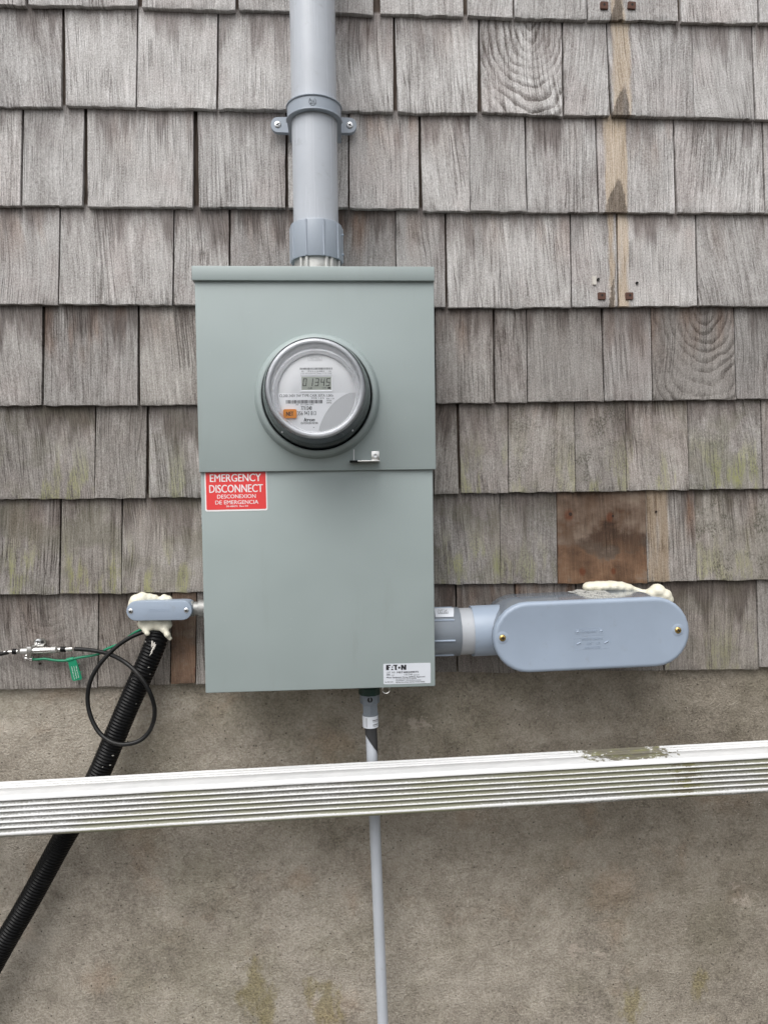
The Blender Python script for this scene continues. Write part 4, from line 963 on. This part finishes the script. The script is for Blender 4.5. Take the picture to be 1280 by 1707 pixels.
# ground block: crop measured at 8.533x from (0,1040)
Q = lambda x, y, d=gd: W(x/8.533, 1040+y/8.533, d)
gb = thing('ground_block', Q(600, 390, 0), 'bright metal cable ground block screwed to the lowest left shingle', 'ground block')
A, B_ = Q(80, 402), Q(1030, 358); ax = (B_-A).normalized(); k = (B_-A).length/950
def cyl(name, a, b, r, mat, seg=24, bev=.0004):
    bm = nb(); lathe(bm, A+ax*(k*(a-80)), ax, [(r-bev, 0), (r, bev), (r, k*(b-a)-bev), (r-bev, k*(b-a))], seg); return obj(name, bm, mat, gb)
um = k
cyl('ferrule', 60, 185, 20*um, 'steel'); cyl('seal_band', 180, 240, 42*um, 'black'); cyl('collar', 238, 275, 24*um+.001, 'steel'); cyl('nut', 262, 300, 50*um, 'steel', 6); cyl('nut', 298, 402, 44*um, 'hub', 24)
cyl('barrel', 400, 730, 46*um, 'steel'); cyl('nut', 728, 800, 46*um, 'hub', 24); cyl('nut', 798, 832, 50*um, 'steel', 6); cyl('collar', 830, 866, 34*um, 'steel'); cyl('seal_band', 864, 935, 40*um, 'black'); cyl('ferrule', 933, 1035, 27*um, 'steel')
q0, q1 = Q(480, 215, .004), Q(650, 300, .004)
bm = nb(); loft(bm, [(rrect(q1.x-q0.x, q0.z-q1.z, .0045), 0), (rrect(q1.x-q0.x, q0.z-q1.z, .0045), .002)], frame(((q0+q1)/2).xz.to_3d().xzy if False else Vector(((q0.x+q1.x)/2, -.001, (q0.z+q1.z)/2)), .04))
c0 = Q(405, 330); c1 = Q(475, 470); box(bm, c0.x, c1.x, -gd-.0085, -.001, c1.z, c0.z+.002, .0008); box(bm, Q(470, 300, .006).x, Q(620, 300, .006).x, -.006, -.001, q1.z-.002, q1.z+.001, .0005)
bk = obj('bracket', bm, 'steel', gb)
p = Q(542, 255, .004); screw('mounting_screw', bk, (p.x, -.003, p.z), .0052, 'zinc', dome=.5)
p = Q(600, 262, .004); bm = nb(); lathe(bm, (p.x, -.0031, p.z), (0, -1, 0), [(.0028, 0), (.0026, .0002)], 16); obj('slot_hole', bm, 'slot', bk)
p = Q(400, 505); bm = nb(); lathe(bm, Q(470, 500), (-1, 0, .15), [(.0048, 0), (.005, .001), (.005, .004), (.003, .005), (.003, .009), (.0052, .0095), (.0052, .012), (.0015, .013)], 14); obj('terminal_screw', bm, 'steel', gb)
bm = nb(); lathe(bm, Q(385, 470), (0, -1, .1), [(.0042, -.006), (.0042, .004), (.003, .005), (.0008, .0045)], 12); obj('terminal_lug', bm, 'steel', gb)
gw = [Q(465, 505), Q(520, 508), Q(640, 500, .012), Q(760, 518, .012), Q(900, 526, .012), Q(1000, 510, .012), Q(1150, 478, .012), W(163, 1091, .012), W(178, 1082, .014), W(204, 1071.5, .018), W(216, 1061, .022), W(228, 1053, .026), W(244, 1046, .028), W(256, 1042, .026)]
bm = nb(); tube(bm, spline(gw, 8), .00225, 12); tag(obj('ground_wire', bm, 'green', loc=gw[0]), 'thin green insulated wire from the ground block to the foam', 'wire')
tg = thing('wire_tag', Q(1000, 520), 'small green plastic tag hanging from the green wire', 'tag')
bm = nb(); t0 = [Q(965, 530, .014), Q(1080, 512, .014), Q(1165, 770, .013), Q(1155, 795, .013), Q(1050, 815, .014), Q(1025, 800, .014)]
vs = [[bm.verts.new(p+Vector((0, dy, 0))) for p in t0] for dy in (0, .0012)]
bm.faces.new(vs[0]); bm.faces.new(vs[1][::-1])
for i in range(6): bm.faces.new((vs[0][i], vs[1][i], vs[1][(i+1) % 6], vs[0][(i+1) % 6]))
for yy, xx in ((575, 1115), (690, 1145)):
    q = Q(xx, yy, .0136); tube(bm, [q, q+Vector((.003, .0004, .0006))], [.0009, .0003], 6)
tgb = obj('tag_body', bm, 'green_tag', tg, smooth=False)
bm = nb(); tube(bm, [Q(955, 518, .012), Q(1050, 498, .012)], .0036, 12); obj('tag_sleeve', bm, 'green_tag', tg)
bm = nb(); q = Q(1070, 690, .0148); f2 = frame(q, -1.35+math.pi)
f2 = frame(q, 1.75+0.02)
for i, s in enumerate(('DO NOT DISCONNECT', 'Bonding conductor', 'Ground Bridge')): text(bm, s, .0016, f2, 0, .0038-.0038*i-.0008, 'CENTER', .0235-.001*i, .00003, dep=.0004)
obj('lettering', bm, 'white_ink', tgb, smooth=False)

# ================================================================== thin conduit under the box
bc = .066
t0 = W(616, 1158, bc); t1 = W(637.5, 1690, .045); ax = (t1-t0).normalized()
tc = thing('thin_conduit', (t1.x, t1.y, 0), 'thin grey conduit dropping from the meter box behind the white downspout', 'conduit')
end = t0+ax*((t0.z+.02)/-ax.z)
rr_ = .0098
bm = nb(); tube(bm, [t0+ax*.03, t0+ax*.3, end], rr_, 32); obj('pipe', bm, 'pvc_pipe', tc)
S_ = lambda y: (t0.z-W(616, y-4.5, bc).z)/-ax.z
def ring(name, y0, y1, r, mat, seg=32, ch=.0006, parent=tc):
    bm = nb(); a = S_(y0); b = S_(y1); lathe(bm, t0+ax*a, ax, [(r-ch, 0), (r, ch), (r, b-a-ch), (r-ch, b-a)], seg, ref=(0, -1, 0)); return obj(name, bm, mat, parent)
bm = nb(); bpz = lz0-.0005; lathe(bm, (t0.x, t0.y, bpz), (0, 0, -1), [(.0165, 0), (.0165, .014), (.0178, .015), (.0178, lz0-W(616, 1156, bc).z), (.015, lz0-W(616, 1157, bc).z)], 18, rfun=lambda th, t: 1+.05*(math.sin(th*9) > 0)); obj('bonding_ring', bm, 'green_dark', tc)
fit = ring('fitting', 1160, 1176, .0170, 'pvc_dark', 8); ring('hex_nut', 1174, 1196, .0142, 'pvc_dark', 6); ring('collar', 1194, 1215, .0136, 'pvc_dark', 32)
p = t0+ax*S_(1167)+Vector((0, -.0165, 0)); bm = nb(); lathe(bm, p+Vector((0, .003, 0)), (0, -1, 0), [(.007, 0), (.007, .004), (.0058, .0048), (.005, .0042), (.0045, .002)], 20); bo = obj('screw_boss', bm, 'pvc_dark', fit)
bm = nb(); lathe(bm, p+Vector((0, .0015, 0)), (0, -1, 0), [(.0045, 0), (.0042, .002), (.001, .0014)], 16); obj('set_screw', bm, 'slot', fit)
# paper label wrapped round the collar
bm = nb(); a, b = S_(1196), S_(1215.5); aa, uu, vv = basis(ax, (0, -1, 0)); n = 18
def cylp(th, s, r): return t0+ax*s+(uu*math.cos(th)+vv*math.sin(th))*r
for i in range(n):
    h0, h1 = R(-62+150*i/n), R(-62+150*(i+1)/n)
    bm.faces.new([bm.verts.new(cylp(h, s, .0142)) for h, s in ((h0, a), (h1, a), (h1, b), (h0, b))])
wl = obj('wrapped_label', bm, 'white_label', tc)
bm = nb()
for sgn in (1,):
    for f0, f1 in ((.28, .36), (.42, .46), (.66, .74), (.82, .85)):
        for i in range(8):
            h0, h1 = R(-12-70*i/8), R(-12-70*(i+1)/8)
            if h1 < R(-60): break
            bm.faces.new([bm.verts.new(cylp(h, a+(b-a)*f, .01445)) for h, f in ((h0, f0), (h1, f0), (h1, f1), (h0, f1))])
    for f0, f1 in ((.1, .9),):
        for h in (28, 33): bm.faces.new([bm.verts.new(cylp(R(hh_), a+(b-a)*f, .01445)) for hh_, f in ((h, f0), (h+2.2, f0), (h+2.2, f1), (h, f1))])
obj('printing', bm, 'grey_ink', wl, smooth=False)
# slanting black tape sleeve
bm = nb(); sa = S_(1214); m = 40; low = []
for i in range(m):
    th = 2*math.pi*i/m; px_ = -math.sin(th)  # +1 on one side
    x = (cylp(th, 0, 1)-t0).x
    y_ = 1228+32*max(0, min(1, (x+1)/2))**1.0 if True else 0
    if x > .82: y_ = 1262
    low.append(S_(y_))
up_ = [bm.verts.new(cylp(2*math.pi*i/m, sa, rr_+.0007)) for i in range(m)]; dn = [bm.verts.new(cylp(2*math.pi*i/m, low[i], rr_+.0007)) for i in range(m)]
for i in range(m): bm.faces.new((up_[i], up_[(i+1) % m], dn[(i+1) % m], dn[i]))
obj('black_sleeve', bm, 'black_tape', tc)

# ================================================================== ribbed white downspout
DFR = .145                                                    # its front face from the wall
l0, r0 = W(-0, 1329, DFR), W(1280, 1258, DFR)                    # front shoulder line at the frame's two sides
lbm, rbm = W(0, 1393, DFR), W(1280, 1326, DFR)
Hh = ((l0.z-lbm.z)+(r0.z-rbm.z))/2+.001; Dp = .064
slope = (r0-l0); slope = slope/slope.x
def sect():
    """section points: (depth from front, height from top, groove); starts at the back top, runs over the front to the back bottom"""
    P = []; r = .006
    # top face with two small ribs near the back
    for d in [Dp, Dp-.001]: P.append((d, r*.6 if d == Dp else 0, 0))
    for c in (Dp-.008, Dp-.018, Dp-.027):
        P += [(c+.0035, 0, 0), (c+.0015, .0018, .6), (c-.0012, .0018, .6), (c-.003, 0, 0)]
    P.append((r+.012, 0, 0)); P.append((r+.004, .0003, 0))
    for i in range(7): a = R(90-15*i*1.0); P.append((r-r*math.cos(R(15*i)) if False else r-r*math.sin(R(15*i)), r-r*math.cos(R(15*i)), .0))
    top, bot = .010, Hh-.006; nr = 6
    for k in range(nr):
        c = top+(bot-top)*(k+.0)/(nr-.35)
        P += [(0.0, c-.0036, .10), (.0024, c-.0024, .9), (.0034, c-.0008, 1.0), (.0032, c+.0008, 1.0), (.0019, c+.0024, .95), (0.0003, c+.0037, .5), (-.0003, c+.0046, .06)]
    P.append((0.0, Hh-.0056, .3)); P.append((0.0, Hh-.0046, .85))
    for i in range(5): a = R(22.5*i); P.append((.004-.004*math.cos(a), Hh-.004+.004*math.sin(a), .95))
    P += [(Dp*.4, Hh, 1.0), (Dp-.003, Hh, 1.0), (Dp, Hh-.003, .9)]
    return P
P = sect(); bm = nb(); la = bm.verts.layers.float_vector.new('uvw'); lp = bm.verts.layers.float.new('patch')
XS, XE = l0.x-.55, r0.x+.55; ns = 260; rings = []; cum = [0]
for a, b in zip(P, P[1:]): cum.append(cum[-1]+math.hypot(a[0]-b[0], a[1]-b[1]))
pxs = [W(x, 1250, DFR).x for x in (1060, 1145)]
for i in range(ns+1):
    x = XS+(XE-XS)*i/ns; o = l0+slope*(x-l0.x)
    o.z += mnoise.noise((x*3, 1, 1))*.0008
    rg = []
    for (d, h, gr), c in zip(P, cum):
        dent = mnoise.noise((x*9, h*30, 5))*.0005
        v = bm.verts.new((x, -DFR+d+dent, o.z-h+mnoise.noise((x*7, d*30, 9))*.0003))
        v[la] = Vector((x, c, gr))
        e = 0.0
        if h < .004 and d > .006: e = max(0, 1-(abs(x-pxs[0])/.115)**2)*.9*(.6+.4*min(1, d/.03))
        if gr > .1 and d < .02: e = max(e, max(0, 1-abs(x-pxs[1])/.05)*.9*gr)
        if gr > .1 and x > pxs[1]: e = max(e, .18*gr)
        if gr > .1 and x < l0.x+.35: e = max(e, .14*gr)
        v[lp] = e; rg.append(v)
    rings.append(rg)
m = len(P)
for p, q in zip(rings, rings[1:]):
    for i in range(m): bm.faces.new((p[i], p[(i+1) % m], q[(i+1) % m], q[i]))
bm.faces.new(rings[0][::-1]); bm.faces.new(rings[-1])
ds = obj('downspout', bm, 'gutter', loc=((l0.x+r0.x)/2, -DFR+Dp, (l0.z+r0.z)/2-Hh), angle=60)
tag(ds, 'dirty white ribbed metal downspout lying across in front of the concrete wall', 'downspout')
